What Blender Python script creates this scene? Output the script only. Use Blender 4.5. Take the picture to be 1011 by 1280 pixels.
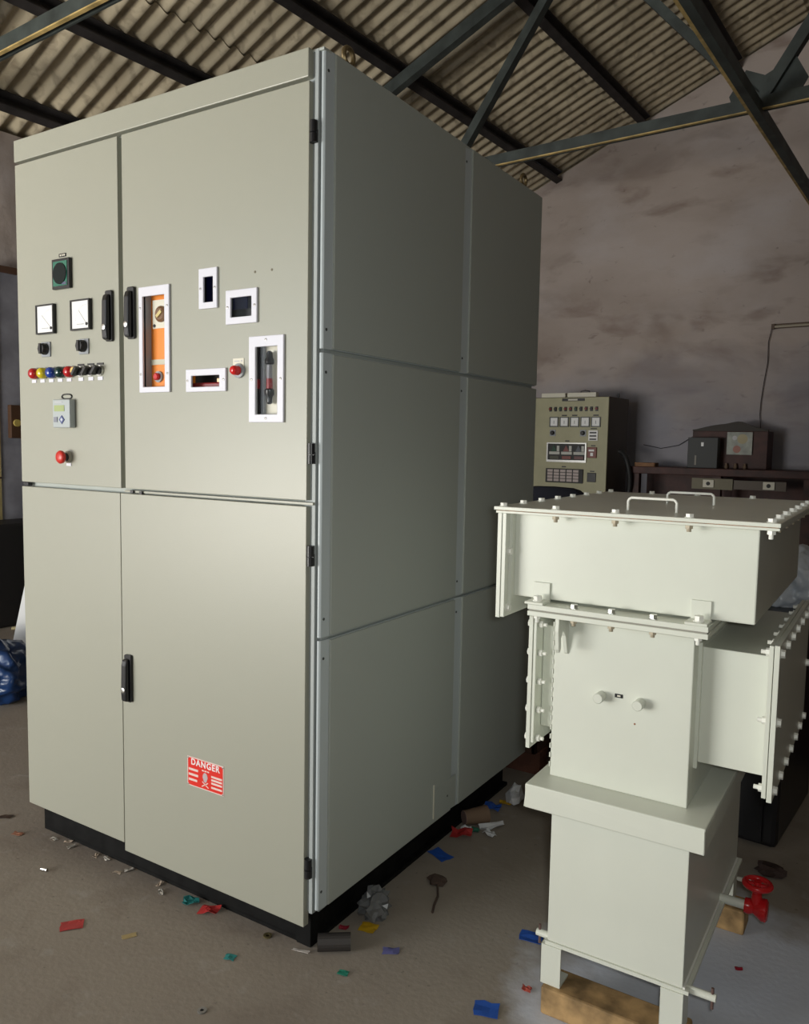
import bpy, bmesh, math, random
from mathutils import Matrix, Vector
random.seed(7)
for o in list(bpy.data.objects): bpy.data.objects.remove(o)
SC = bpy.context.scene
COL = SC.collection
R = math.radians

# ---------------------------------------------------------------- camera
F_PX, YAW, PITCH, ROLL = 995.724, -0.56178, 0.08510, 0.01771
cy_, sy_, cp_, sp_ = math.cos(YAW), math.sin(YAW), math.cos(PITCH), math.sin(PITCH)
fw = Vector((sy_*cp_, cy_*cp_, -sp_)); rt = Vector((cy_, -sy_, 0)); up = rt.cross(fw)
r2 = rt*math.cos(ROLL) + up*math.sin(ROLL); u2 = up*math.cos(ROLL) - rt*math.sin(ROLL)
cam = bpy.data.cameras.new('camera'); camo = bpy.data.objects.new('camera', cam); COL.objects.link(camo)
M = Matrix((r2, u2, -fw)).transposed().to_4x4(); M.translation = Vector((1.2964, -1.6378, 1.4284))
camo.matrix_world = M
cam.sensor_fit = 'HORIZONTAL'; cam.sensor_width = 36; cam.lens = F_PX*36/1011
cam.clip_start = 0.02; cam.clip_end = 200
SC.camera = camo

# ---------------------------------------------------------------- world, daylight, exposure
ANG = R(3.208)            # the building stands turned a little against the cabinet
w = bpy.data.worlds.new('world'); SC.world = w; w.use_nodes = True
bg = w.node_tree.nodes['Background']; bg.inputs[0].default_value = (0.72, 0.84, 1.0, 1); bg.inputs[1].default_value = 1.0
SC.view_settings.view_transform = 'Standard'; SC.view_settings.look = 'None'
SC.view_settings.gamma = 1.0; SC.view_settings.use_curve_mapping = False
SC.view_settings.exposure = 0.0

def building(u, v, z): return Vector((u*math.cos(ANG)+v*math.sin(ANG), -u*math.sin(ANG)+v*math.cos(ANG), z))
def area(name, loc, target, sx, sy, energy, col):
    l = bpy.data.lights.new(name, 'AREA'); l.shape = 'RECTANGLE'; l.size = sx; l.size_y = sy; l.energy = energy; l.color = col
    o = bpy.data.objects.new(name, l); COL.objects.link(o); o.location = loc
    o.rotation_euler = (Vector(target)-Vector(loc)).to_track_quat('-Z', 'Y').to_euler(); return o
# daylight through the wide doorway in the front wall, left behind the viewer: skylight and the warm bounce off the yard,
# and the flash of the camera the photograph was taken with
DOOR_U0, DOOR_U1, DOOR_Z, FRONT_V = -4.8, -1.4, 3.2, -4.9
UM = (DOOR_U0+DOOR_U1)/2
area('doorway_skylight', building(UM, FRONT_V-0.1, DOOR_Z/2), building(UM, 3, DOOR_Z/2), DOOR_U1-DOOR_U0, DOOR_Z, 125, (0.84, 0.94, 1.0))
area('doorway_yard_bounce', building(UM, FRONT_V-0.12, 0.85), building(UM, FRONT_V+3, 4.6), DOOR_U1-DOOR_U0, 1.5, 330, (1.0, 0.93, 0.80))
area('camera_flash', M.translation+r2*0.05+u2*0.02+fw*0.03, M.translation+fw*3, 0.06, 0.04, 11, (0.97, 1.0, 0.96))

# ---------------------------------------------------------------- materials
MATS = {}
def mat(name, col, rough=0.5, metal=0.0, var=0.0, vs=8.0, bump=0.0, bs=200.0, col2=None, spec=0.5, coat=0.0):
    if name in MATS: return MATS[name]
    m = bpy.data.materials.new(name); m.use_nodes = True; nt = m.node_tree; b = nt.nodes['Principled BSDF']
    b.inputs['Base Color'].default_value = (*col, 1); b.inputs['Roughness'].default_value = rough
    b.inputs['Metallic'].default_value = metal; b.inputs['Specular IOR Level'].default_value = spec
    b.inputs['Coat Weight'].default_value = coat
    tc = nt.nodes.new('ShaderNodeTexCoord')
    if var or col2:
        n = nt.nodes.new('ShaderNodeTexNoise'); n.inputs['Scale'].default_value = vs; n.inputs['Detail'].default_value = 6
        nt.links.new(tc.outputs['Object'], n.inputs['Vector'])
        r = nt.nodes.new('ShaderNodeValToRGB')
        c2 = col2 or tuple(min(1, c*(1-var)) for c in col); c1 = col if col2 else tuple(min(1, c*(1+var)) for c in col)
        r.color_ramp.elements[0].position = 0.35; r.color_ramp.elements[1].position = 0.65
        r.color_ramp.elements[0].color = (*c2, 1); r.color_ramp.elements[1].color = (*c1, 1)
        nt.links.new(n.outputs['Fac'], r.inputs['Fac']); nt.links.new(r.outputs['Color'], b.inputs['Base Color'])
    if bump:
        n2 = nt.nodes.new('ShaderNodeTexNoise'); n2.inputs['Scale'].default_value = bs; n2.inputs['Detail'].default_value = 3
        nt.links.new(tc.outputs['Object'], n2.inputs['Vector'])
        bp = nt.nodes.new('ShaderNodeBump'); bp.inputs['Strength'].default_value = bump; bp.inputs['Distance'].default_value = 0.002
        nt.links.new(n2.outputs['Fac'], bp.inputs['Height']); nt.links.new(bp.outputs['Normal'], b.inputs['Normal'])
    MATS[name] = m; return m

def chain(nt, base, layers, tc, out):
    """mix stain layers (scale, detail, distortion, lo, hi, colour, amount, stretch) over a base colour"""
    prev = None
    for (sc, det, dist, lo, hi, colr, amt, stretch) in layers:
        mp = nt.nodes.new('ShaderNodeMapping'); mp.inputs['Scale'].default_value = stretch
        nt.links.new(tc.outputs['Object'], mp.inputs['Vector'])
        n = nt.nodes.new('ShaderNodeTexNoise'); n.inputs['Scale'].default_value = sc; n.inputs['Detail'].default_value = det; n.inputs['Distortion'].default_value = dist
        nt.links.new(mp.outputs['Vector'], n.inputs['Vector'])
        mr = nt.nodes.new('ShaderNodeMapRange'); mr.inputs['From Min'].default_value = lo; mr.inputs['From Max'].default_value = hi; mr.inputs['To Max'].default_value = amt
        nt.links.new(n.outputs['Fac'], mr.inputs['Value'])
        mx = nt.nodes.new('ShaderNodeMix'); mx.data_type = 'RGBA'
        nt.links.new(mr.outputs['Result'], mx.inputs['Factor'])
        if prev is None: mx.inputs['A'].default_value = (*base, 1)
        else: nt.links.new(prev, mx.inputs['A'])
        mx.inputs['B'].default_value = (*colr, 1); prev = mx.outputs['Result']
    nt.links.new(prev, out); return prev

def stained(name, base, layers, rough=0.9, bump=0.4, bs=25, bd=0.01):
    m = bpy.data.materials.new(name); m.use_nodes = True; nt = m.node_tree; b = nt.nodes['Principled BSDF']
    tc = nt.nodes.new('ShaderNodeTexCoord'); chain(nt, base, layers, tc, b.inputs['Base Color'])
    b.inputs['Roughness'].default_value = rough; b.inputs['Specular IOR Level'].default_value = 0.25
    n2 = nt.nodes.new('ShaderNodeTexNoise'); n2.inputs['Scale'].default_value = bs; n2.inputs['Detail'].default_value = 8
    nt.links.new(tc.outputs['Object'], n2.inputs['Vector'])
    bp = nt.nodes.new('ShaderNodeBump'); bp.inputs['Strength'].default_value = bump; bp.inputs['Distance'].default_value = bd
    nt.links.new(n2.outputs['Fac'], bp.inputs['Height']); nt.links.new(bp.outputs['Normal'], b.inputs['Normal'])
    MATS[name] = m; return m

pebble = mat('pebble_grey_paint', (0.355, 0.355, 0.295), 0.36, bump=0.10, bs=260)
sidegrey = mat('side_grey_paint', (0.42, 0.45, 0.42), 0.5, bump=0.12, bs=260)
framegrey = mat('frame_blue_grey', (0.50, 0.55, 0.57), 0.4)
offwhite = mat('off_white_paint', (0.69, 0.71, 0.63), 0.34, var=0.02, vs=5, bump=0.05, bs=60)
white_pl = mat('white_plastic', (0.72, 0.72, 0.80), 0.4)
black_pl = mat('black_plastic', (0.012, 0.012, 0.014), 0.35)
grey_pl = mat('grey_plastic', (0.30, 0.32, 0.35), 0.4)
dark_gap = mat('dark_inside', (0.03, 0.03, 0.03), 0.8)
chrome = mat('zinc_steel', (0.62, 0.62, 0.60), 0.3, metal=1.0)
boltm = mat('painted_bolt', (0.82, 0.82, 0.76), 0.35)
plinthm = mat('black_plinth_paint', (0.006, 0.006, 0.006), 0.7, var=0.4, vs=20, spec=0.15)
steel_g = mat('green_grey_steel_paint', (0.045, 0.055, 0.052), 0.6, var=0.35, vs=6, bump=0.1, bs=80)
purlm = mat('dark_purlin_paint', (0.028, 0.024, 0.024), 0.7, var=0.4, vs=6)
tan_m = mat('tan_lit_flange', (0.50, 0.36, 0.14), 0.6, var=0.35, vs=9)  # warm floor-bounce light on the lower flanges, put into their colour
wood_l = mat('raw_wood', (0.34, 0.215, 0.095), 0.8, var=0.45, vs=16, bump=0.4, bs=60)
wood_d = mat('dark_red_wood', (0.055, 0.018, 0.014), 0.6, var=0.4, vs=7)
redv = mat('red_enamel', (0.55, 0.012, 0.015), 0.25)
orange = mat('orange_panel', (0.85, 0.25, 0.015), 0.5)
cream = mat('cream_plate', (0.72, 0.69, 0.58), 0.5)
rust = mat('rust_edge', (0.30, 0.12, 0.05), 0.8, var=0.4, vs=60)
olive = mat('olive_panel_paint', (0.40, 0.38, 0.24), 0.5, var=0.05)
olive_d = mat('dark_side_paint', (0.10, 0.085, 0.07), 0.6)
glassm = bpy.data.materials.new('clear_glass'); glassm.use_nodes = True
_nt = glassm.node_tree; _nt.nodes.clear()
_o = _nt.nodes.new('ShaderNodeOutputMaterial'); _t = _nt.nodes.new('ShaderNodeBsdfTransparent'); _g = _nt.nodes.new('ShaderNodeBsdfGlossy'); _x = _nt.nodes.new('ShaderNodeMixShader')
_g.inputs['Roughness'].default_value = 0.03; _x.inputs[0].default_value = 0.004
_nt.links.new(_t.outputs[0], _x.inputs[1]); _nt.links.new(_g.outputs[0], _x.inputs[2]); _nt.links.new(_x.outputs[0], _o.inputs[0])

# ---------------------------------------------------------------- mesh helpers
class MB:
    def __init__(s): s.v = []; s.f = []
    def add(s, vs, fs):
        n = len(s.v); s.v += [tuple(x) for x in vs]; s.f += [tuple(i+n for i in f) for f in fs]; return s
    def box(s, x0, x1, y0, y1, z0, z1):
        return s.add([(x0,y0,z0),(x1,y0,z0),(x1,y1,z0),(x0,y1,z0),(x0,y0,z1),(x1,y0,z1),(x1,y1,z1),(x0,y1,z1)],
                     [(0,3,2,1),(4,5,6,7),(0,1,5,4),(1,2,6,5),(2,3,7,6),(3,0,4,7)])
    def cyl(s, p0, p1, r, n=16, r1=None, cap=True):
        p0 = Vector(p0); p1 = Vector(p1); d = (p1-p0).normalized(); a = d.orthogonal().normalized(); b = d.cross(a); r1 = r if r1 is None else r1
        vs = [p0+(a*math.cos(t)+b*math.sin(t))*r for t in [2*math.pi*i/n for i in range(n)]] + [p1+(a*math.cos(t)+b*math.sin(t))*r1 for t in [2*math.pi*i/n for i in range(n)]]
        fs = [(i,(i+1)%n,n+(i+1)%n,n+i) for i in range(n)]
        if cap: fs += [tuple(range(n-1,-1,-1)), tuple(range(n,2*n))]
        return s.add(vs, fs)
    def tube(s, pts, r, n=8):
        pts = [Vector(p) for p in pts]; rings = []; a = None
        for i, p in enumerate(pts):
            d = (pts[min(i+1,len(pts)-1)]-pts[max(i-1,0)]).normalized()
            a = d.orthogonal().normalized() if a is None else (a-d*a.dot(d)).normalized()
            b = d.cross(a); rings.append([p+(a*math.cos(2*math.pi*k/n)+b*math.sin(2*math.pi*k/n))*r for k in range(n)])
        vs = [q for rg in rings for q in rg]; m = len(pts)
        fs = [(i*n+k, i*n+(k+1)%n, (i+1)*n+(k+1)%n, (i+1)*n+k) for i in range(m-1) for k in range(n)]
        fs += [tuple(range(n-1,-1,-1)), tuple(range((m-1)*n, m*n))]
        return s.add(vs, fs)
    def lathe(s, prof, origin=(0,0,0), axis=(0,0,1), n=20):
        o = Vector(origin); d = Vector(axis).normalized(); a = d.orthogonal().normalized(); b = d.cross(a)
        vs = [o+d*h+(a*math.cos(2*math.pi*k/n)+b*math.sin(2*math.pi*k/n))*max(r,1e-4) for (r,h) in prof for k in range(n)]
        m = len(prof); fs = [(i*n+k, i*n+(k+1)%n, (i+1)*n+(k+1)%n, (i+1)*n+k) for i in range(m-1) for k in range(n)]
        fs += [tuple(range(n-1,-1,-1)), tuple(range((m-1)*n, m*n))]
        return s.add(vs, fs)
    def prism(s, poly, axis, a, b):
        """poly: 2-D points in the plane of the two other axes (in x,y,z order)"""
        def P(q, t): return (t,q[0],q[1]) if axis == 0 else (q[0],t,q[1]) if axis == 1 else (q[0],q[1],t)
        n = len(poly); vs = [P(q,a) for q in poly]+[P(q,b) for q in poly]
        return s.add(vs, [tuple(range(n-1,-1,-1)), tuple(range(n,2*n))]+[(i,(i+1)%n,n+(i+1)%n,n+i) for i in range(n)])
    def bar(s, p0, p1, wd, ht):
        """straight bar of rectangular section; width horizontal, height in the vertical-ish plane"""
        p0 = Vector(p0); p1 = Vector(p1); d = (p1-p0).normalized(); h = d.cross(Vector((0,0,1)))
        h = (Vector((1,0,0)) if h.length < 1e-4 else h.normalized()); t = h.cross(d)
        vs = [p+h*a*wd/2+t*b*ht/2 for p in (p0,p1) for (a,b) in ((-1,-1),(1,-1),(1,1),(-1,1))]
        return s.add(vs, [(3,2,1,0),(4,5,6,7),(0,1,5,4),(1,2,6,5),(2,3,7,6),(3,0,4,7)])
    def holed(s, x0, x1, z0, z1, y0, y1, holes):
        """plate in the x-z plane from y0 to y1 with rectangular holes"""
        xs = sorted({x0,x1,*[h[0] for h in holes],*[h[1] for h in holes]}); zs = sorted({z0,z1,*[h[2] for h in holes],*[h[3] for h in holes]})
        solid = lambda i,j: 0 <= i < len(xs)-1 and 0 <= j < len(zs)-1 and not any(h[0]-1e-6 <= xs[i] and xs[i+1] <= h[1]+1e-6 and h[2]-1e-6 <= zs[j] and zs[j+1] <= h[3]+1e-6 for h in holes)
        for i in range(len(xs)-1):
            for j in range(len(zs)-1):
                if not solid(i,j): continue
                a,b,c,d = xs[i],xs[i+1],zs[j],zs[j+1]
                s.add([(a,y0,c),(b,y0,c),(b,y0,d),(a,y0,d)],[(0,1,2,3)]); s.add([(a,y1,c),(b,y1,c),(b,y1,d),(a,y1,d)],[(3,2,1,0)])
                if not solid(i-1,j): s.add([(a,y0,c),(a,y1,c),(a,y1,d),(a,y0,d)],[(3,2,1,0)])
                if not solid(i+1,j): s.add([(b,y0,c),(b,y1,c),(b,y1,d),(b,y0,d)],[(0,1,2,3)])
                if not solid(i,j-1): s.add([(a,y0,c),(b,y0,c),(b,y1,c),(a,y1,c)],[(3,2,1,0)])
                if not solid(i,j+1): s.add([(a,y0,d),(b,y0,d),(b,y1,d),(a,y1,d)],[(0,1,2,3)])
        return s
    def mesh(s, name, m):
        me = bpy.data.meshes.new(name); me.from_pydata(s.v, [], s.f)
        b = bmesh.new(); b.from_mesh(me); bmesh.ops.remove_doubles(b, verts=b.verts, dist=1e-5); bmesh.ops.recalc_face_normals(b, faces=b.faces); b.to_mesh(me); b.free()
        me.materials.append(m); return me
    def build(s, name, m, parent=None, bevel=0, smooth=False, label=None):
        me = s.mesh(name, m); o = bpy.data.objects.new(name, me); COL.objects.link(o); o.parent = parent
        if bevel:
            md = o.modifiers.new('bevel', 'BEVEL'); md.width = bevel; md.segments = 2; md.limit_method = 'ANGLE'; md.angle_limit = R(40)
        if smooth:
            for pl in me.polygons: pl.use_smooth = True
            me.set_sharp_from_angle(angle=R(smooth if smooth > 1 else 40))
        if label: o['label'] = label
        return o
def share(name, me, parent, loc=(0,0,0), rot=(0,0,0), scale=None):
    o = bpy.data.objects.new(name, me); COL.objects.link(o); o.parent = parent; o.location = loc; o.rotation_euler = rot
    if scale: o.scale = scale
    return o
def thing(name, label, cat, loc=(0,0,0), rz=0, group=None):
    o = bpy.data.objects.new(name, None); o.empty_display_size = 0.1; COL.objects.link(o); o.location = loc; o.rotation_euler = (0,0,rz)
    return tag(o, label, cat, group)
def tag(o, label, cat=None, group=None, kind=None):
    o['label'] = label
    if cat: o['category'] = cat
    if group: o['group'] = group
    if kind: o['kind'] = kind
    return o
def struct(o, label, cat='building'):
    o['kind'] = 'structure'; o['label'] = label; return o
def textmesh(txt, size, name, m, parent, loc, rot=(R(90),0,0), extrude=0.0004, bold=0.0):
    cu = bpy.data.curves.new(name, 'FONT'); cu.body = txt; cu.size = size; cu.extrude = extrude; cu.align_x = 'CENTER'; cu.align_y = 'CENTER'; cu.offset = bold; cu.space_character = 1.18
    t = bpy.data.objects.new(name, cu); COL.objects.link(t); dg = bpy.context.evaluated_depsgraph_get()
    me = bpy.data.meshes.new_from_object(t.evaluated_get(dg)); bpy.data.objects.remove(t); me.materials.clear(); me.materials.append(m); me.name = name
    return share(name, me, parent, loc, rot)

# ================================================================ the building
WALL_L, WALL_R, BACK_V = -4.95, 8.55, 7.5
RIDGE = 1.8; TAN = 0.4014
def roof_z(u): return 4.685+TAN*((u if u <= RIDGE else 2*RIDGE-u)+2.858)
plaster = stained('stained_lime_plaster', (0.53, 0.455, 0.42), [
    (0.7, 7, 0.15, 0.45, 0.68, (0.37, 0.30, 0.26), 0.8, (0.7,1,1.5)),
    (2.2, 9, 0.25, 0.56, 0.72, (0.24, 0.17, 0.14), 0.6, (0.7,1,1.9)),
    (1.3, 7, 0.1, 0.52, 0.72, (0.60, 0.55, 0.55), 0.6, (0.8,1,1.4)),
    (9.0, 9, 0.6, 0.66, 0.78, (0.12, 0.08, 0.07), 0.5, (0.8,1,1.6)),
    (1.4, 10, 0.5, 0.56, 0.70, (0.26, 0.20, 0.17), 0.45, (0.7,1,1.5))], bump=0.5, bs=4, bd=0.03)
def dado():
    """pale blue limewash on the lower wall, with a ragged upper edge"""
    nt = plaster.node_tree; b = nt.nodes['Principled BSDF']; prev = b.inputs['Base Color'].links[0].from_socket
    tc = nt.nodes.new('ShaderNodeTexCoord'); sep = nt.nodes.new('ShaderNodeSeparateXYZ'); nt.links.new(tc.outputs['Object'], sep.inputs[0])
    nz = nt.nodes.new('ShaderNodeTexNoise'); nz.inputs['Scale'].default_value = 0.9; nz.inputs['Detail'].default_value = 6; nt.links.new(tc.outputs['Object'], nz.inputs['Vector'])
    ml = nt.nodes.new('ShaderNodeMath'); ml.operation = 'MULTIPLY_ADD'; ml.inputs[1].default_value = 2.2; nt.links.new(nz.outputs['Fac'], ml.inputs[0]); nt.links.new(sep.outputs[2], ml.inputs[2])
    mr = nt.nodes.new('ShaderNodeMapRange'); mr.inputs['From Min'].default_value = 3.6; mr.inputs['From Max'].default_value = 2.7; mr.inputs['To Max'].default_value = 0.75; nt.links.new(ml.outputs[0], mr.inputs['Value'])
    mx = nt.nodes.new('ShaderNodeMix'); mx.data_type = 'RGBA'; nt.links.new(mr.outputs['Result'], mx.inputs['Factor']); nt.links.new(prev, mx.inputs['A'])
    mx.inputs['B'].default_value = (0.29, 0.30, 0.36, 1); nt.links.new(mx.outputs['Result'], b.inputs['Base Color'])
dado()
concrete = stained('dusty_cement_floor', (0.30, 0.262, 0.222), [
    (0.9, 7, 0.5, 0.40, 0.65, (0.235, 0.20, 0.17), 0.8, (1,1,1)),
    (3.5, 8, 0.8, 0.52, 0.72, (0.19, 0.155, 0.13), 0.6, (1,1,1)),
    (14, 8, 0.5, 0.60, 0.75, (0.36, 0.33, 0.30), 0.5, (1,1,1)),
    (55, 4, 0.0, 0.66, 0.74, (0.13, 0.11, 0.10), 0.6, (1,1,1))], rough=0.75, bump=0.25, bs=60, bd=0.004)
def floor_light_patch():
    """pale blue-white pool of light painted into the floor colour beside the transformer, ragged outline"""
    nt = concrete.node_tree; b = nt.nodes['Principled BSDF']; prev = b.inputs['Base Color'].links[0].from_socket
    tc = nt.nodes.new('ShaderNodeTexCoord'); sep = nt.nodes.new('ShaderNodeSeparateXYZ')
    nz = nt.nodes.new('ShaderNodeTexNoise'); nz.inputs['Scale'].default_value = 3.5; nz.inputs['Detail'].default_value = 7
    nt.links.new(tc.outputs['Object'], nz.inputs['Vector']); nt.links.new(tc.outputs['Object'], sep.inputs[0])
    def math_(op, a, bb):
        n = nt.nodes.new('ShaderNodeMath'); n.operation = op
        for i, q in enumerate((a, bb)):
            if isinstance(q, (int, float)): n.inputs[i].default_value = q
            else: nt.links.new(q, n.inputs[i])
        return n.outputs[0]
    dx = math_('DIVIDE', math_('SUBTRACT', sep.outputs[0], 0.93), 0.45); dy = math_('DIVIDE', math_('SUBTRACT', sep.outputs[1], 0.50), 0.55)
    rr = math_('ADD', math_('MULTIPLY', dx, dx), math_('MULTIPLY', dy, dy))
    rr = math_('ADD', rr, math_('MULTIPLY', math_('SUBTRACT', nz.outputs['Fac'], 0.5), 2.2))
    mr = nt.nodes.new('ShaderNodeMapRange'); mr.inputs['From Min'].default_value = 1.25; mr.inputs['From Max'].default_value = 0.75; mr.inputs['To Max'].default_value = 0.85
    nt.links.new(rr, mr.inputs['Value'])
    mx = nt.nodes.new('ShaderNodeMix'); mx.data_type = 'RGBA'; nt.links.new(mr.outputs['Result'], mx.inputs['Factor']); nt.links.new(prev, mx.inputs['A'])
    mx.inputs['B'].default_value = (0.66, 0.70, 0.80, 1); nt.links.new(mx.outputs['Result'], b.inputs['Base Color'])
floor_light_patch()

def bld(o): o.rotation_euler = (0, 0, -ANG); return o
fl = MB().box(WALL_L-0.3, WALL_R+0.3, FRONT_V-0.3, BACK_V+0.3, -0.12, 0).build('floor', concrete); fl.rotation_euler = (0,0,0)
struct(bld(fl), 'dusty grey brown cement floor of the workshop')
def gable(v0, v1, name, label, holes=()):
    m = MB()
    zt = 3.55
    m.holed(WALL_L-0.25, WALL_R+0.25, 0, zt, v0, v1, list(holes))
    m.prism([(WALL_L-0.25, zt), (WALL_R+0.25, zt), (WALL_R+0.25, roof_z(WALL_R+0.25)-0.02), (RIDGE, roof_z(RIDGE)-0.02), (WALL_L-0.25, roof_z(WALL_L-0.25)-0.02)], 1, v0, v1)
    return struct(bld(m.build(name, plaster)), label)
gable(BACK_V, BACK_V+0.25, 'wall_back', 'tall stained plaster gable wall at the end of the shed')
gable(FRONT_V-0.25, FRONT_V, 'wall_front', 'plaster gable wall with a wide doorway behind the viewer', [(DOOR_U0, DOOR_U1, 0, DOOR_Z)])
struct(bld(MB().box(WALL_L-0.25, WALL_L, FRONT_V, BACK_V, 0, roof_z(WALL_L)-0.04).build('wall_left', plaster)), 'dim plaster side wall under the low eave')
struct(bld(MB().box(WALL_R, WALL_R+0.25, FRONT_V, BACK_V, 0, roof_z(WALL_R)-0.04).build('wall_right', plaster)), 'plaster side wall out of view on the right')

# corrugated roof: sheets of their own, laid in overlapping courses
ceil = bld(bpy.data.objects.new('ceiling', None)); COL.objects.link(ceil); struct(ceil, 'corrugated cement sheet roof on dark purlins')
roofm = stained('weathered_cement_sheet', (0.55, 0.475, 0.345), [
    (2.0, 7, 0.4, 0.42, 0.66, (0.38, 0.32, 0.225), 0.8, (1,1,1)),
    (9.0, 8, 0.6, 0.52, 0.70, (0.16, 0.125, 0.09), 0.55, (1,1,1))], bump=0.3, bs=30, bd=0.004)
PITCH_V = 0.146; NCOR = 7; SW = PITCH_V*NCOR
SLOPE = math.atan(TAN); COURSE = 1.75; SL = COURSE+0.15
def sheet_mesh():
    m = MB(); n = NCOR*10; A = 0.027; vs = []; fs = []
    for k in range(n+1):
        y = (SW+0.03)*k/n; zc = A*math.cos(2*math.pi*y/PITCH_V)
        for (x, dz) in ((0, 0), (SL, 0), (SL, 0.007), (0, 0.007)): vs.append((x, y, zc+dz))
    for k in range(n):
        a = 4*k; b = a+4
        fs += [(a,b,b+1,a+1),(a+3,a+2,b+2,b+3),(a,a+3,b+3,b),(a+1,b+1,b+2,a+2)]
    m.add(vs, fs); m.add([], [])
    me = m.mesh('roof_sheet', roofm)
    for p in me.polygons: p.use_smooth = True
    me.set_sharp_from_angle(angle=R(50)); return me
sheet = sheet_mesh()
u_e = WALL_L-0.3; ncol = int((BACK_V+0.25-FRONT_V)/SW)+1
for side in (0, 1):
    for c in range(ncol):
        v = BACK_V+0.24-(c+1)*SW
        for k in range(4):
            s0 = k*COURSE
            if side == 0:
                uu = u_e+s0*math.cos(SLOPE); zz = roof_z(u_e)+s0*math.sin(SLOPE)+0.03+0.012*(k % 2)+(0.010 if k else 0)
                if k == 3: uu -= 0.02
                share('roof_sheet', sheet, ceil, (uu, v, zz), (0, -SLOPE, 0))
            else:
                uu = 2*RIDGE-u_e-s0*math.cos(SLOPE); zz = roof_z(u_e)+s0*math.sin(SLOPE)+0.03+0.012*(k % 2)
                share('roof_sheet', sheet, ceil, (uu, v+SW, zz), (0, -SLOPE, math.pi))
MB().prism([(RIDGE-0.35, roof_z(RIDGE-0.35)+0.08), (RIDGE, roof_z(RIDGE)+0.10), (RIDGE+0.35, roof_z(RIDGE-0.35)+0.08), (RIDGE+0.35, roof_z(RIDGE-0.35)+0.10), (RIDGE, roof_z(RIDGE)+0.13), (RIDGE-0.35, roof_z(RIDGE-0.35)+0.10)], 1, FRONT_V, BACK_V+0.25).build('ridge_cap', roofm, ceil)

# purlins: dark channels running along the shed under the sheets
PUR = [(-4.65, 'lowest dark purlin along the eave at the left'), (-3.79, 'second dark purlin up from the left eave'), (-2.86, 'long dark purlin crossing above the tall grey cabinet'),
       (-1.82, 'dark purlin ending at the gable wall right of the long one'), (-0.87, 'dark purlin beside the upper web of the truss'), (0.15, 'upper dark purlin near the top right corner'), (1.15, 'highest dark purlin next to the ridge')]
for i, (u, lab) in enumerate(PUR):
    m = MB(); dz = roof_z(u)-0.005
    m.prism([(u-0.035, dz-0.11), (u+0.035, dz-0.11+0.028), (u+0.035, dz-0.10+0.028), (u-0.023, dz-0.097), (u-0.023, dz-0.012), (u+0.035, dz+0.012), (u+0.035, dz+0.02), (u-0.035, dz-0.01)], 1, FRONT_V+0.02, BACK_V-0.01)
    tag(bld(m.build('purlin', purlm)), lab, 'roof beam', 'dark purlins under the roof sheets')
def truss(v, label, full=True):
    t = thing('roof_truss', label, 'roof truss', (0,0,0), -ANG, 'steel roof trusses')
    zc = 3.68; uL, uR = WALL_L, 2*RIDGE-WALL_L; uR = min(uR, WALL_R)
    lo = 0.12+0.05
    # bottom chord: two angles back to back, the lower flange coloured tan as if lit from below
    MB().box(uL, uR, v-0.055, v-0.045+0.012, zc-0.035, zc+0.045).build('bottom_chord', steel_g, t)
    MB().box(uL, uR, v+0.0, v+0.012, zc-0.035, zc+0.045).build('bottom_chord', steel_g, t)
    MB().box(uL, uR, v-0.060, v-0.036, zc-0.043, zc-0.035).build('bottom_flange', tan_m, t, label='lower flange of the chord coloured tan as lit')
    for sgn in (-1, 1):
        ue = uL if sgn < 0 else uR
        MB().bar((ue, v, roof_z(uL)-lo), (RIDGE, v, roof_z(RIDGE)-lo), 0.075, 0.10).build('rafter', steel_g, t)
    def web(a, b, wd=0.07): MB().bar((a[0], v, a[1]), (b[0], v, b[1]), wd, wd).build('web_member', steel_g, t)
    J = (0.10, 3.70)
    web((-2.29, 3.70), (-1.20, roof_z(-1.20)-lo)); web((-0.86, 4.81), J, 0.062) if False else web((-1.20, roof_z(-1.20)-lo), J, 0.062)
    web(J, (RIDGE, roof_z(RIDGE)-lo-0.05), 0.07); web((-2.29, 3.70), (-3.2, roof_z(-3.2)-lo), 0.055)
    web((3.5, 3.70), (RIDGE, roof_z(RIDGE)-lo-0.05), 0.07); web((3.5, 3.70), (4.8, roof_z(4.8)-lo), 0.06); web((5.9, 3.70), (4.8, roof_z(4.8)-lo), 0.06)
    MB().prism([(J[0]-0.16, 3.66), (J[0]-0.20, 3.78), (J[0]-0.10, 3.93), (J[0]+0.02, 3.87), (J[0]+0.20, 3.95), (J[0]+0.28, 3.80), (J[0]+0.20, 3.66)], 1, v-0.006, v+0.006).build('gusset_plate', steel_g, t)
    MB().prism([(-2.42, 3.66), (-2.44, 3.80), (-2.24, 3.86), (-2.14, 3.66)], 1, v-0.006, v+0.006).build('gusset_plate', steel_g, t)
    return t
truss(4.20, 'grey green steel roof truss with tan lower edge behind the tall cabinet')
truss(1.03, 'nearer grey green steel truss crossing the top left corner')
m = MB().box(0.075, 0.125, FRONT_V+0.02, BACK_V-0.01, 3.60, 3.68); tie = m.build('tie_beam', steel_g)
tag(bld(tie), 'dark tie beam running along the shed through the truss joint', 'roof beam')
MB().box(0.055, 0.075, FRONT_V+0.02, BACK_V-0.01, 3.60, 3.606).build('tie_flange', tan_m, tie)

# ================================================================ the tall switchgear cabinet
cab = thing('switchgear_cabinet', 'tall pebble grey switchgear cabinet with four doors and white framed windows', 'cabinet')
XL, XD, TOP, DEP = -1.313, -0.041, 2.42, 1.412
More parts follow.
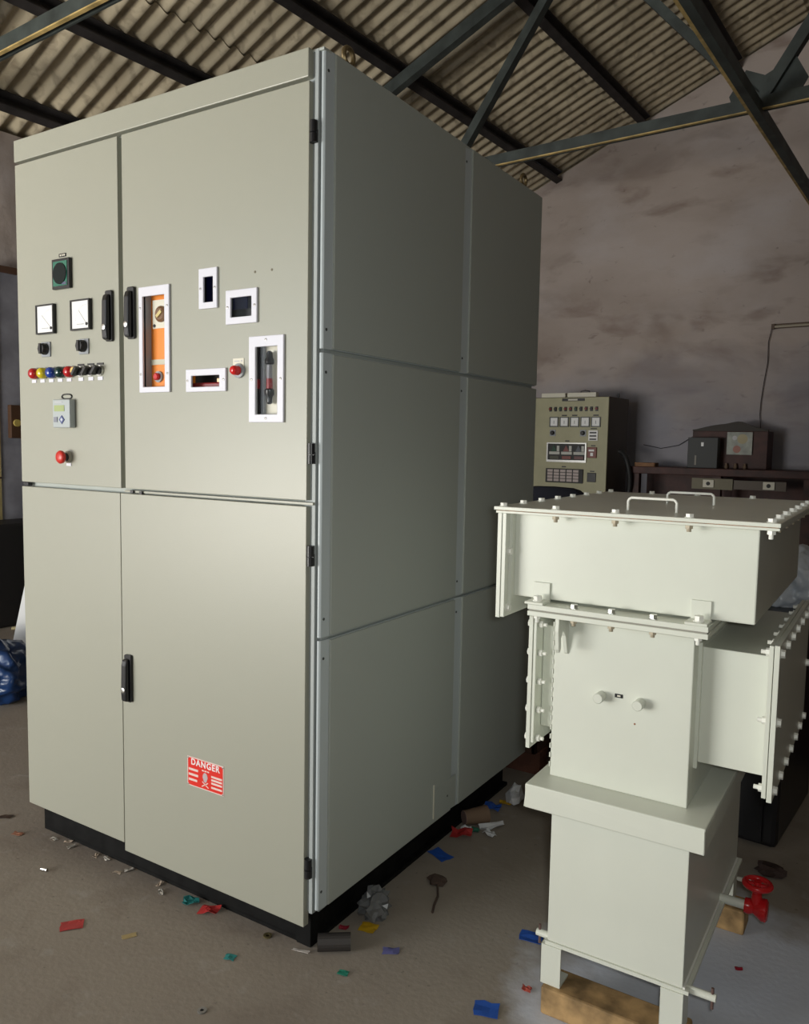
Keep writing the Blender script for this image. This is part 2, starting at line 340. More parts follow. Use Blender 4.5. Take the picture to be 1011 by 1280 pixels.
# carcass
m = MB().box(XL+0.01, XL+0.02, 0.03, DEP, 0.14, TOP-0.005); m.box(XL+0.02, -0.02, DEP-0.012, DEP-0.002, 0.14, TOP-0.01); m.box(XL+0.02, -0.02, 0.03, DEP-0.012, 0.14, 0.15)
m.build('carcass', sidegrey, cab)
MB().box(XL+0.005, -0.004, 0.012, DEP-0.004, TOP-0.008, TOP-0.001).build('roof_plate', sidegrey, cab, bevel=0.001)
MB().box(XL+0.03, -0.06, 0.14, 0.15, 0.15, TOP-0.02).build('inner_screen', dark_gap, cab)
m = MB().prism([(-0.060,0.016),(-0.034,0.016),(-0.032,0.011),(-0.020,0.011),(-0.020,0.03),(-0.012,0.03),(-0.012,0.06),(-0.060,0.06)], 2, 0.13, TOP-0.002)
m.build('corner_post', mat('post_blue_grey', (0.36,0.39,0.39), 0.5), cab, bevel=0.001)
MB().box(XL+0.012, XL+0.05, 0.034, 0.06, 0.13, TOP-0.01).build('corner_post', sidegrey, cab)
MB().box(-0.80, -0.745, 0.030, 0.06, 0.13, TOP-0.01).build('centre_post', sidegrey, cab)
MB().box(XL+0.03, -0.05, 0.026, 0.055, 1.235, 1.30).build('cross_rail', sidegrey, cab); MB().box(XL+0.03, -0.05, 0.028, 0.05, 2.31, 2.38).build('cross_rail', sidegrey, cab)
MB().box(-0.775, -0.022, 0.004, 0.018, 1.263, 1.270).build('seal_strip', pebble, cab, bevel=0.001)
for (x0, x1, y0, y1, z0, z1) in ((XL+0.002, XL+0.03, 0.004, 0.02, 1.262, 1.272), (-0.742, -0.728, -0.002, 0.01, 1.262, 1.270), (-0.700, -0.688, -0.002, 0.01, 1.260, 1.269)):
    MB().box(x0, x1, y0, y1, z0, z1).build('latch_pin', black_pl, cab)
# header band
MB().box(XL+0.002, XD, -0.004, 0.024, 2.349, TOP).build('header_panel', pebble, cab, bevel=0.0025)
# doors with cut-outs for the viewing windows
WIN = [(-0.688,-0.555,1.569,1.882,-0.671,-0.576,1.586,1.854), (-0.433,-0.361,1.799,1.911,-0.414,-0.377,1.817,1.887),
       (-0.328,-0.212,1.749,1.842,-0.309,-0.232,1.768,1.821), (-0.487,-0.328,1.567,1.632,-0.464,-0.353,1.581,1.613), (-0.241,-0.117,1.480,1.712,-0.217,-0.139,1.502,1.683)]
holes = [(a[4]-0.004, a[5]+0.004, a[6]-0.004, a[7]+0.004) for a in WIN]
def door(x0, x1, z0, z1, hs=(), lab=None):
    m = MB().holed(x0, x1, z0, z1, 0.0, 0.003, list(hs)); m.holed(x0, x1, z0, z1, 0.0025, 0.022, [(x0+0.003, x1-0.003, z0+0.003, z1-0.003)]); return m.build('door', pebble, cab, bevel=0.0022, label=lab)
door(XL, -0.786, 1.275, 2.341); door(-0.766, XD, 1.275, 2.341, holes)
door(XL, -0.7925, 0.116, 1.259); door(-0.7895, XD, 0.090, 1.259)
# hinges
for z in (2.215, 1.399, 1.128, 0.262):
    m = MB().cyl((-0.031, 0.006, z-0.027), (-0.031, 0.006, z-0.004), 0.0105, 12); m.cyl((-0.031, 0.006, z-0.002), (-0.031, 0.006, z+0.027), 0.0105, 12); m.box(-0.041, -0.030, 0.004, 0.016, z-0.024, z+0.022); m.box(-0.028, -0.0205, 0.006, 0.012, z-0.027, z+0.005)
    m.build('hinge', black_pl, cab, smooth=35)
# side panels
screw_me = MB().lathe([(0.004,0),(0.004,0.0015),(0.001,0.002)], (0,0,0), (1,0,0), 10).mesh('screw', mat('dark_screw', (0.10,0.11,0.11), 0.4, metal=0.6))
rows = [(0.140, 0.898), (0.906, 1.662), (1.672, TOP-0.002)]; cols = [(0.018, 0.762), (0.766, DEP)]
for (y0, y1), fw_ in zip(cols, (0.036, 0.046)):
    for (z0, z1) in rows:
        m = MB().prism([(-0.0165, y0), (-0.0105, y0), (-0.006, y0+0.004), (-0.0030, y0+fw_-0.001), (-0.0030, y0+0.055), (-0.006, y1), (-0.0165, y1)], 2, z0, z1)
        p = m.build('side_panel', framegrey, cab, bevel=0.001)
        MB().box(-0.006, 0.0025, y0+fw_, y1-0.003, z0+0.002, z1-0.002).build('raised_face', sidegrey, p, bevel=0.003)
        for z in (z0+0.05, z1-0.05): share('screw', screw_me, p, (-0.0055, y0+0.014, z))
MB().box(-0.024, -0.017, 0.032, DEP-0.01, 0.14, TOP-0.01).build('side_frame', sidegrey, cab)
pl_ = MB().box(0.001, 0.0035, 0.636, 0.790, 0.150, 0.262).build('cover_plate', sidegrey, cab, label='small blank plate low on the side'); share('screw', screw_me, pl_, (0.003, 0.73, 0.205))
for z0 in (0.15,): MB().box(0.0015, 0.006, 0.632, 0.636, 0.160, 0.278).build('plate_edge', cream, pl_)
# plinth: channel section with recessed web
m = MB().box(XL+0.010, -0.045, 0.052, DEP-0.05, 0.112, 0.139); m.box(XL+0.01, -0.075, 0.052, DEP-0.055, 0.012, 0.114); m.box(XL+0.010, -0.055, 0.052, DEP-0.05, 0, 0.013)
m.build('plinth', plinthm, cab)
MB().box(-0.105, -0.052, 0.046, 0.10, 0.0, 0.138).build('plinth_corner', plinthm, cab, bevel=0.003)
# lifting eye bolts
for (y) in (0.19, 1.36):
    m = MB(); c = Vector((-0.06, y, TOP+0.058)); m.tube([c+Vector((0, math.cos(t), math.sin(t)))*0.022 for t in [2*math.pi*i/20 for i in range(21)]], 0.007, 8); m.cyl((-0.06, y, TOP-0.005), (-0.06, y, TOP+0.038), 0.011, 12); m.lathe([(0.022,0),(0.022,0.010),(0.012,0.016)], (-0.06, y, TOP-0.001), (0,0,1), 16)
    m.build('lifting_eye', mat('old_brass', (0.25,0.19,0.10), 0.4, metal=0.8), cab, smooth=40)
# door handles
def handle(x, z0, z1):
    m = MB().prism([(x-0.004,z0+0.004),(x,z0),(x+0.024,z0),(x+0.028,z0+0.004),(x+0.028,z1-0.004),(x+0.024,z1),(x,z1),(x-0.004,z1-0.004)], 1, -0.009, 0.0)
    h = m.build('handle', black_pl, cab, bevel=0.002)
    MB().prism([(-0.009,z0+0.002),(-0.024,z0+0.006),(-0.026,z0+0.03),(-0.024,z1-0.032),(-0.019,z1-0.014),(-0.009,z1-0.012)], 0, x-0.001, x+0.022).build('lever', black_pl, h, bevel=0.005)
    MB().lathe([(0.0085,0),(0.0085,0.003),(0.004,0.004)], (x+0.0105, -0.0245, z0+0.042), (0,-1,0), 14).build('lock', chrome, h)
handle(-0.838, 1.730, 1.886); handle(-0.735, 1.732, 1.888); handle(-0.768, 0.595, 0.748)
# meters
wdial = mat('dial_white', (0.86, 0.86, 0.86), 0.4); ink = mat('ink', (0.03,0.03,0.03), 0.6); faint = mat('pale_ink', (0.50,0.50,0.52), 0.6)
for k, (x0, z0) in enumerate(((-1.197, 1.771), (-1.012, 1.773))):
    m = MB().holed(x0, x0+0.096, z0, z0+0.096, -0.012, 0.0, [(x0+0.005, x0+0.091, z0+0.005, z0+0.091)]); q = m.build('panel_meter', black_pl, cab)
    MB().box(x0+0.004, x0+0.092, -0.0085, -0.001, z0+0.004, z0+0.092).build('dial', wdial, q)
    ar = MB(); n = 14; c = (x0+0.080, z0+0.022)
    for i in range(n):
        t = R(95+80*i/n); ar.add([(c[0]+r*math.cos(tt), -0.009, c[1]+r*math.sin(tt)) for (r, tt) in ((0.055,t),(0.058,t),(0.058,t+0.03),(0.055,t+0.03))], [(0,1,2,3)])
    ar.build('scale_arc', faint, q)
    MB().box(x0+0.03, x0+0.066, -0.0093, -0.0085, z0+0.017, z0+0.020).build('dial_print', faint, q)
    MB().cyl((x0+0.080, -0.0105, z0+0.018), (x0+0.080, -0.008, z0+0.018), 0.005, 12).build('adjuster', black_pl, q)
    MB().bar((x0+0.078, -0.0095, z0+0.020), (x0+0.040 if k else x0+0.03, -0.0095, z0+0.062), 0.001, 0.001).build('pointer', mat('pale_pointer', (0.66,0.66,0.66), 0.5), q)
# energy/phase display at the top, with its round dark dial
m = MB().box(-1.103, -1.013, -0.012, 0.0, 1.910, 2.006); q = m.build('digital_meter', black_pl, cab, bevel=0.002)
MB().box(-1.094, -1.022, -0.0135, -0.011, 1.919, 1.997).build('display', mat('green_lens', (0.03,0.16,0.11), 0.25), q)
MB().cyl((-1.058, -0.016, 1.958), (-1.058, -0.012, 1.958), 0.034, 28).build('dial_ring', mat('dark_dial', (0.012,0.016,0.016), 0.7, spec=0.15), q)
MB().box(-1.048, -1.026, -0.0145, -0.011, 1.922, 1.930).build('brand_strip', mat('blue_grey_print', (0.08,0.09,0.16), 0.4), q)
q = MB().box(-1.078, -1.042, -0.002, 0.0, 2.013, 2.024).build('name_tag', black_pl, cab)
for i in range(3): MB().box(-1.072+i*0.010, -1.066+i*0.010, -0.0026, -0.0018, 2.016, 2.021).build('tag_print', cream, q)
# rotary switches
for x in (-1.155, -0.955):
    q = MB().box(x-0.025, x+0.023, -0.005, 0.0, 1.697, 1.746).build('rotary_switch', grey_pl, cab, bevel=0.002)
    m = MB().cyl((x,-0.005,1.722), (x,-0.012,1.722), 0.019, 20); m.cyl((x,-0.012,1.722), (x,-0.024,1.722), 0.0195, 8, 0.016); m.box(x-0.005, x+0.005, -0.028, -0.012, 1.705, 1.739)
    m.build('knob', black_pl, q)
# indicator lamps and selector switches
cols_ = [((0.45,0.012,0.015),'red'), ((0.62,0.50,0.02),'yellow'), ((0.015,0.05,0.30),'blue'), ((0.006,0.035,0.035),'green'), ((0.45,0.012,0.015),'red')]
lx = [-1.213,-1.166,-1.118,-1.070,-1.022,-0.975,-0.925,-0.878]
for i, x in enumerate(lx):
    z = 1.643
    if i < 5:
        q = MB().cyl((x,-0.006,z), (x,0,z), 0.0165, 20).build('indicator_lamp', grey_pl, cab)
        MB().lathe([(0.0185,0),(0.0185,0.006),(0.0175,0.013),(0.013,0.019),(0.004,0.022)], (x,-0.006,z), (0,-1,0), 20).build('lens', mat('lens_'+cols_[i][1], cols_[i][0], 0.18, spec=0.7), q, smooth=60)
        MB().box(x-0.026, x-0.002, -0.002, 0, z-0.030, z-0.020).build('name_plate', white_pl, q)
    else:
        q = MB().cyl((x,-0.007,z), (x,0,z), 0.0165, 20).build('selector_switch', chrome, cab)
        m = MB().cyl((x,-0.014,z), (x,-0.006,z), 0.0135, 18); m.bar((x-0.010,-0.022,z-0.012), (x+0.010,-0.022,z+0.012), 0.018, 0.009); m.build('knob', black_pl, q)
        if i == 5: MB().lathe([(0.013,0),(0.013,0.014),(0.010,0.018)], (x-0.014,-0.006,z+0.002), (0,-1,0), 18).build('lens', mat('lens_amber', (0.75,0.50,0.16), 0.2), q, smooth=50)
        MB().box(x-0.016, x+0.016, -0.002, 0, z+0.018, z+0.024).build('legend_plate', black_pl, q)
        MB().box(x-0.012, x+0.012, -0.002, 0, z-0.030, z-0.019).build('name_plate', white_pl, q)
# controller with small screen
q = MB().box(-1.098, -1.008, -0.022, 0.0, 1.462, 1.554).build('controller', mat('controller_grey', (0.40,0.44,0.45), 0.4), cab, bevel=0.003)
MB().box(-1.088, -1.035, -0.0232, -0.021, 1.515, 1.535).build('screen', mat('lcd_green', (0.35,0.42,0.18), 0.3), q)
MB().box(-1.090, -1.072, -0.0240, -0.021, 1.480, 1.497).build('key', mat('key_grey', (0.22,0.23,0.28), 0.4), q)
MB().prism([(-1.048,1.474),(-1.034,1.488),(-1.048,1.502),(-1.062,1.488)], 1, -0.0242, -0.021).build('arrow_key', mat('key_blue', (0.05,0.07,0.22), 0.4), q)
MB().prism([(-1.048,1.481),(-1.041,1.488),(-1.048,1.495),(-1.055,1.488)], 1, -0.0246, -0.021).build('enter_key', mat('key_light', (0.5,0.54,0.62), 0.4), q)
MB().box(-1.085, -1.045, -0.0228, -0.021, 1.543, 1.547).build('front_print', faint, q)
m = MB(); m.tube([(-1.050+0.026*math.cos(t)*abs(math.cos(t))**-0.4*1.0 if abs(math.cos(t)) > 1e-3 else -1.050, -0.002, 1.564+0.0075*math.sin(t)) for t in [2*math.pi*i/24 for i in range(25)]], 0.0022, 6); m.build('oval_tag', black_pl, cab)
# emergency stop
q = MB().lathe([(0.020,0),(0.020,0.006),(0.016,0.008)], (-1.050,0,1.366), (0,-1,0), 24).build('emergency_stop', mat('stop_collar', (0.45,0.44,0.36), 0.4), cab)
MB().cyl((-1.050,-0.007,1.366), (-1.050,-0.024,1.366), 0.0135, 20).build('stem', black_pl, q)
MB().lathe([(0.015,0),(0.021,0.004),(0.022,0.010),(0.018,0.015),(0.006,0.0175)], (-1.050,-0.020,1.366), (0,-1,0), 24).build('mushroom_head', mat('stop_red', (0.60,0.03,0.02), 0.35), q, smooth=50)
MB().box(-1.058, -1.034, -0.002, 0, 1.337, 1.347).build('name_plate', white_pl, q)
# viewing windows
pan = mat('pan_screw', (0.35,0.34,0.33), 0.35, metal=0.7); pan_me = MB().lathe([(0.0038,0),(0.0034,0.0015),(0.001,0.002)], (0,0,0), (0,-1,0), 10).mesh('screw', pan)
labs = ['tall white framed window onto the orange panel', 'small upright white framed window', 'small wide white framed window', 'low letterbox white framed window', 'tall white framed window onto the black lever']
fr_ = []
for i, a in enumerate(WIN):
    q = MB().holed(a[0], a[1], a[2], a[3], -0.007, 0.0, [(a[4], a[5], a[6], a[7])]).build('viewing_window', white_pl, cab, bevel=0.002, label=labs[i]); fr_.append(q)
    MB().box(a[4]-0.003, a[5]+0.003, 0.002, 0.005, a[6]-0.003, a[7]+0.003).build('glass_pane', glassm, q)
    xm, zm = (a[0]+a[1])/2, (a[2]+a[3])/2; e = 0.008
    if i == 0: pts = [(a[0]+e, a[3]-0.062), (a[1]-e, a[3]-0.062), (a[0]+e, a[2]+0.055), (a[1]-e, a[2]+0.055)]
    elif i == 4: pts = [(xm, a[3]-0.011), (xm, a[2]+0.011), (a[0]+0.010, zm), (a[1]-0.010, zm)]
    else: pts = [(a[0]+e, zm), (a[1]-e, zm)]
    for (x, z) in pts: share('screw', pan_me, q, (x, -0.007, z))
def back(i, m_, y=0.05, ex=0.03):
    a = WIN[i]; return MB().box(a[4]-ex, a[5]+0.09, y, y+0.004, a[6]-0.02, a[7]+0.03).build('backing_plate', m_, fr_[i])
q = back(0, orange, 0.026, 0.0); q0 = fr_[0]
MB().box(-0.673, -0.6705, 0.0055, 0.026, 1.572, 1.868).build('recess_side', grey_pl, q0)
MB().box(-0.659, -0.56, 0.022, 0.026, 1.762, 1.846).build('selector_plate', cream, q0)
MB().lathe([(0.024,0),(0.024,0.004),(0.017,0.008)], (-0.621,0.022,1.803), (0,-1,0), 24).build('selector_dial', mat('brown_bakelite', (0.16,0.075,0.03), 0.35), q0)
MB().bar((-0.631,0.0135,1.795), (-0.611,0.0135,1.811), 0.006, 0.010).build('selector_pointer', mat('brass_pointer', (0.62,0.50,0.20), 0.4), q0)
MB().cyl((-0.651,0.020,1.770), (-0.651,0.022,1.770), 0.005, 10).build('plate_screw', black_pl, q0)
MB().box(-0.669, -0.56, 0.023, 0.026, 1.654, 1.670).build('data_strip', mat('alloy_strip', (0.55,0.53,0.42), 0.4), q0)
MB().lathe([(0.017,0),(0.017,0.006)], (-0.636,0.026,1.618), (0,-1,0), 20).build('button_ring', grey_pl, q0)
MB().lathe([(0.011,0),(0.011,0.010),(0.008,0.013)], (-0.636,0.022,1.618), (0,-1,0), 20).build('push_button', redv, q0)
back(1, mat('navy_relay', (0.008,0.010,0.06), 0.3), 0.035)
MB().box(-0.40, -0.34, 0.028, 0.035, 1.80, 1.838).build('relay_label', mat('relay_grey', (0.08,0.09,0.07), 0.4), fr_[1])
back(2, mat('black_relay', (0.010,0.010,0.011), 0.3), 0.06)
for (x0,x1,z0,z1,c) in ((-0.30,-0.27,1.765,1.80,(0.09,0.09,0.09)), (-0.255,-0.19,1.803,1.825,(0.10,0.13,0.14)), (-0.262,-0.245,1.765,1.80,(0.03,0.02,0.02)), (-0.235,-0.215,1.775,1.785,(0.05,0.06,0.05))):
    MB().box(x0,x1,0.045,0.06,z0,z1).build('relay_block', mat('relay_%d' % int(abs(x0)*1000), c, 0.35), fr_[2], bevel=0.002)
back(3, mat('black_relay', (0.010,0.010,0.011), 0.3), 0.06)
MB().box(-0.50, -0.32, 0.022, 0.045, 1.560, 1.596).build('red_bar', mat('dark_red_sleeve', (0.22,0.008,0.010), 0.3), fr_[3], bevel=0.004)
MB().box(-0.39, -0.365, 0.022, 0.04, 1.596, 1.606).build('copper_end', mat('copper', (0.55,0.36,0.22), 0.35, metal=0.6), fr_[3])
back(4, cream, 0.026, 0.03); q4 = fr_[4]
MB().box(-0.250, -0.216, 0.021, 0.0255, 1.49, 1.70).build('dark_slot', dark_gap, q4)
MB().cyl((-0.229,0.012,1.49), (-0.229,0.012,1.605), 0.009, 14).build('black_sleeve', black_pl, q4)
MB().cyl((-0.229,0.012,1.572), (-0.229,0.012,1.598), 0.010, 14).build('red_sleeve', mat('dark_red_sleeve', (0.22,0.008,0.010), 0.3), q4)
MB().cyl((-0.229,0.012,1.60), (-0.229,0.012,1.683), 0.009, 14).build('black_sleeve', black_pl, q4)
MB().box(-0.216, -0.207, 0.016, 0.0255, 1.49, 1.70).build('slot_edge', grey_pl, q4)
lx0 = -0.183
q5 = MB().cyl((lx0,0.013,1.613-0.03), (lx0,0.013,1.640), 0.0080, 16).build('lever_rod', mat('lever_grey', (0.20,0.20,0.22), 0.35), q4)
MB().cyl((lx0,0.013,1.570), (lx0,0.013,1.599), 0.0085, 16).build('red_sleeve', mat('dark_red_sleeve', (0.22,0.008,0.010), 0.3), q4)
MB().lathe([(0.004,-0.064),(0.008,-0.060),(0.008,-0.045),(0.0125,-0.038),(0.0125,-0.026),(0.0085,-0.022)], (lx0,0.013,1.594), (0,0,1), 16).build('lower_cap', black_pl, q4, smooth=40)
MB().lathe([(0.0085,0.0),(0.0125,0.004),(0.0125,0.014),(0.0085,0.020),(0.0085,0.032),(0.004,0.037)], (lx0,0.013,1.636), (0,0,1), 16).build('upper_cap', black_pl, q4, smooth=40)
# trip lamp with its tag, two drilled holes
q = MB().lathe([(0.020,0),(0.020,0.006),(0.015,0.008)], (-0.281,0,1.622), (0,-1,0), 24).build('trip_lamp', grey_pl, cab, smooth=40)
MB().lathe([(0.013,0),(0.013,0.016),(0.010,0.022),(0.003,0.024)], (-0.281,-0.007,1.622), (0,-1,0), 20).build('lens', mat('lens_trip', (0.62,0.015,0.015), 0.2), q, smooth=60)
tg = MB().box(-0.304, -0.264, -0.002, 0, 1.628, 1.656).build('name_tag', cream, cab); MB().box(-0.299, -0.280, -0.0026, -0.0018, 1.647, 1.650).build('tag_print', faint, tg); MB().box(-0.274, -0.269, -0.0026, -0.0018, 1.647, 1.651).build('tag_print', faint, tg)
for x in (-0.224, -0.164): MB().cyl((x,-0.0006,1.884), (x,0.01,1.884), 0.0035, 12).build('drilled_hole', mat('hole_brown', (0.16,0.14,0.10), 0.8), cab)
# danger plate
dx0, dx1, dz0, dz1 = -0.494, -0.343, 0.388, 0.478
dred = mat('danger_red', (0.72,0.022,0.012), 0.35); dwh = mat('danger_white', (0.80,0.62,0.58), 0.4)
q = MB().box(dx0, dx1, -0.0015, 0, dz0, dz1).build('danger_plate', dwh, cab, label='red danger plate with white lettering')
MB().box(dx0+0.003, dx1-0.003, -0.002, -0.001, dz0+0.003, dz1-0.003).build('red_field', dred, q)
dx, dzc = (dx0+dx1)/2, (dz0+dz1)/2
textmesh('DANGER', 0.0265, 'lettering', mat('danger_text', (0.85,0.80,0.80), 0.4), q, (dx, -0.0022, dz1-0.0145), bold=0.0007)
for (x0,x1,z) in ((-0.432,-0.424,0.4465),(-0.421,-0.412,0.4465),(-0.409,-0.402,0.4465)): MB().box(x0,x1,-0.0024,-0.0018,z-0.002,z+0.002).build('printed_line', dwh, q)
for k, z in enumerate((0.440, 0.424, 0.408)): MB().box(dx0+0.006, dx0+0.046-(0.004 if k == 2 else 0), -0.0024, -0.0018, z-0.0035, z+0.0035).build('printed_line', dwh, q)
for k, z in enumerate((0.436, 0.426, 0.416, 0.403)): MB().box(dx1-0.050, dx1-0.006, -0.0024, -0.0018, z-0.003, z+0.003).build('printed_line', dwh, q)
sk = mat('skull_grey', (0.50,0.42,0.44), 0.5)
MB().prism([(dx+0.0105*math.cos(t)*(1.0 if math.sin(t) > -0.2 else 0.8), 0.426+0.015*math.sin(t)) for t in [2*math.pi*i/20 for i in range(20)]], 1, -0.0024, -0.0018).build('skull_print', sk, q)
m = MB().bar((dx-0.014,-0.0021,0.397), (dx+0.012,-0.0021,0.412), 0.0006, 0.003); m.bar((dx+0.014,-0.0021,0.397), (dx-0.012,-0.0021,0.412), 0.0006, 0.003); m.build('crossbones_print', dwh, q)
for (x, z) in ((dx0+0.004,dz0+0.004),(dx1-0.004,dz0+0.004),(dx0+0.004,dz1-0.004),(dx1-0.004,dz1-0.004)): share('rivet', pan_me, q, (x,-0.0015,z), scale=(0.8,0.8,0.8))

# ================================================================ the transformer
tr = thing('transformer', 'off white oil filled transformer with bolted terminal boxes on timber', 'transformer', (0.597, 0.187, 0), R(0.2))
tank = MB().box(0, 0.332, 0, 0.70, 0.185, 0.545).build('tank', offwhite, tr, bevel=0.002)
MB().box(-0.004, 0.346, -0.004, 0.71, 0.176, 0.185).build('base_plate', offwhite, tank)
m = MB().box(0.332, 0.337, 0.0, 0.70, 0.185, 0.190); m.build('weld_seam', mat('bright_seam', (0.80,0.80,0.76), 0.4), tank)
for (x, y) in ((-0.012,-0.008), (0.284,-0.008), (-0.012,0.64), (0.284,0.64)):
    m = MB().box(x, x+0.052, y, y+0.006, 0.079, 0.176); m.box(x if x < 0 else x+0.046, x+0.006 if x < 0 else x+0.052, y+0.006, y+0.06, 0.079, 0.176); m.box(x, x+0.052, y, y+0.06, 0.073, 0.079)
    m.build('leg', offwhite, tr, bevel=0.001)
m = MB().box(-0.056, 0.372, -0.042, 0.745, 0.590, 0.596); m.box(-0.056, 0.372, -0.042, -0.036, 0.535, 0.590); m.box(0.366, 0.372, -0.036, 0.745, 0.535, 0.590); m.box(-0.056, -0.050, -0.036, 0.745, 0.535, 0.590); m.box(-0.05, 0.366, 0.739, 0.745, 0.535, 0.590)
m.build('tank_cover', offwhite, tr, bevel=0.003)
body = MB().box(-0.024, 0.313, 0.04, 0.66, 0.596, 1.018).build('riser_body', offwhite, tr, bevel=0.0025)
m = MB()
for k in range(16): m.box(-0.0265, -0.0235, 0.038, 0.043, 0.62+0.024*k, 0.632+0.024*k)
m.build('weld_bead', offwhite, body)
MB().box(-0.067, 0.355, -0.035, 0.70, 1.016, 1.028).build('neck_flange', offwhite, tr, bevel=0.001)
MB().box(-0.064, 0.352, -0.032, 0.70, 1.028, 1.032).build('gasket', mat('gasket', (0.30,0.29,0.25), 0.8), tr)
MB().box(-0.067, 0.355, -0.035, 0.70, 1.032, 1.044).build('neck_flange', offwhite, tr, bevel=0.001)
# terminal box on top
box = MB().box(-0.130, 0.440, 0.02, 0.82, 1.050, 1.262).build('terminal_box', offwhite, tr, bevel=0.003)
MB().box(-0.115, 0.32, 0.05, 0.70, 1.044, 1.05).build('box_foot', offwhite, box)
MB().box(-0.146, -0.136, -0.022, 0.85, 1.000, 1.262).build('end_flange', offwhite, box, bevel=0.001)
MB().box(-0.158, -0.147, -0.024, 0.85, 0.998, 1.262).build('end_cover', offwhite, box, bevel=0.001)
m = MB().box(-0.136, -0.128, 0.0, 0.76, 1.03, 1.262); m.build('end_collar', offwhite, box)
MB().box(-0.162, 0.484, -0.028, 0.86, 1.262, 1.268).build('top_flange', offwhite, tr, bevel=0.001)
lid = MB().box(-0.166, 0.486, -0.032, 0.864, 1.2695, 1.2785).build('lid', offwhite, tr, bevel=0.0015)
MB().box(-0.160, 0.481, -0.026, 0.86, 1.268, 1.2695).build('lid_gasket', rust, tr)
for (x0, x1, y, dx) in ((0.130, 0.245, 0.10, 0), (0.142, 0.265, 0.43, 0)):
    h = 0.030; MB().tube([(x0,y,1.276),(x0,y,1.2785+h-0.008),(x0+0.003,y,1.2785+h-0.003),(x0+0.008,y,1.2785+h),(x1-0.008,y,1.2785+h),(x1-0.003,y,1.2785+h-0.003),(x1,y,1.2785+h-0.008),(x1,y,1.276)], 0.0035, 8).build('lid_handle', boltm, lid, smooth=50)
bolt_me = MB().cyl((0,0,0), (0,0,0.0015), 0.011, 14).cyl((0,0,0.0015), (0,0,0.0085), 0.0092, 6).mesh('bolt', boltm)
nut_me = MB().cyl((0,0,0), (0,0,-0.009), 0.0092, 6).cyl((0,0,-0.009), (0,0,-0.019), 0.005, 10).mesh('nut', boltm)
rn = MB().cyl((0,0,0), (0,0,-0.008), 0.0088, 6).cyl((0,0,-0.008), (0,0,-0.015), 0.005, 10).mesh('nut', mat('tarnished_nut', (0.42,0.36,0.26), 0.5, var=0.3, vs=60))
for i in range(8):
    y = -0.012+0.855*i/7
    for x in (-0.148, 0.466): share('bolt', bolt_me, lid, (x, y, 1.2785)); share('nut', rn if i else nut_me, lid, (x, y, 1.262))
for x in (-0.01, 0.135, 0.30):
    for y in (-0.014, 0.845): share('bolt', bolt_me, lid, (x, y, 1.2785)); share('nut', rn, lid, (x, y, 1.262))
# angle brackets and flange bolts
for x in (-0.062, 0.318):
    b = MB().box(x-0.012, x+0.032, 0.014, 0.020, 1.046, 1.092); b.box(x-0.014, x+0.034, -0.034, 0.016, 1.044, 1.050); b = b.build('bracket', offwhite, tr, bevel=0.001)
    share('bolt', bolt_me, b, (x+0.012, -0.012, 1.050), scale=(1.15,1.15,1.5)); share('nut', nut_me, b, (x+0.012, -0.012, 1.016))
zinc_bolt = MB().cyl((0,0,0), (0,0,0.0015), 0.011, 14).cyl((0,0,0.0015), (0,0,0.0095), 0.0092, 6).mesh('bolt', chrome)
for x in (0.045, 0.136, 0.232): share('bolt', zinc_bolt, body, (x, -0.016, 1.044)); share('nut', rn, body, (x, -0.016, 1.016))
# lifting lug: plate with a hook and a tapered rib on the front top left of the riser
m = MB().prism([(-0.052,1.016),(0.006,1.016),(0.006,0.92),(-0.002,0.914),(-0.008,0.96),(-0.018,0.985),(-0.030,0.965),(-0.034,0.935),(-0.045,0.928),(-0.055,0.940)], 1, 0.018, 0.026)
m = MB().prism([(0.038,1.016),(-0.030,1.016),(-0.032,0.985),(-0.026,0.940),(-0.018,0.930),(-0.010,0.940),(-0.012,0.965),(0.0,0.985),(0.018,0.965),(0.034,0.920),(0.040,0.915)], 0, 0.004, 0.014)
m.build('lifting_lug', offwhite, tr, bevel=0.0015, label='forked lifting lug')
MB().prism([(-0.030,0.985),(-0.038,0.945),(-0.030,0.930),(-0.022,0.945),(-0.020,0.985)], 1, -0.03, 0.04).build('lug_plate', offwhite, tr, bevel=0.001) if False else None
# two bosses and the small black tag between them
for x in (0.102, 0.197):
    m = MB().lathe([(0.0125,-0.002),(0.0125,0.028),(0.011,0.030)], (x,0.04,0.826), (0,-1,0), 18); m.build('plug_boss', offwhite, body, smooth=40)
tg = MB().box(0.135, 0.154, 0.038, 0.040, 0.829, 0.838).build('name_tag', black_pl, body); MB().box(0.141, 0.149, 0.0374, 0.039, 0.832, 0.8355).build('tag_print', cream, tg)
MB().lathe([(0.0025,0),(0.002,0.001)], (0.185,0.04,0.772), (0,-1,0), 10).build('paint_chip', rust, body)
# side ducts with bolted flanges
rb = MB().box(0.313, 0.470, 0.10, 0.66, 0.690, 0.968).build('side_duct', offwhite, tr, bevel=0.002)
MB().box(0.311, 0.321, 0.088, 0.67, 0.678, 0.980).build('duct_collar', offwhite, rb)
MB().box(0.467, 0.476, 0.055, 0.70, 0.656, 1.002).build('duct_flange', offwhite, rb, bevel=0.001)
rc = MB().box(0.478, 0.489, 0.052, 0.70, 0.650, 1.004).build('duct_cover', offwhite, tr, bevel=0.001)
def cover_bolts(x, sgn, y0, y1, z0, z1, par, ny, nz):
    pts = {(y0+(y1-y0)*i/(ny-1), z) for i in range(ny) for z in (z0, z1)} | {(y, z0+(z1-z0)*i/(nz-1)) for i in range(nz) for y in (y0, y1)}
    for (y, z) in sorted(pts):
        share('bolt', bolt_me, par, (x, y, z), (0, sgn*R(90), 0))
        share('nut', nut_me, par, (x-sgn*0.022, y, z), (0, sgn*R(90), 0))
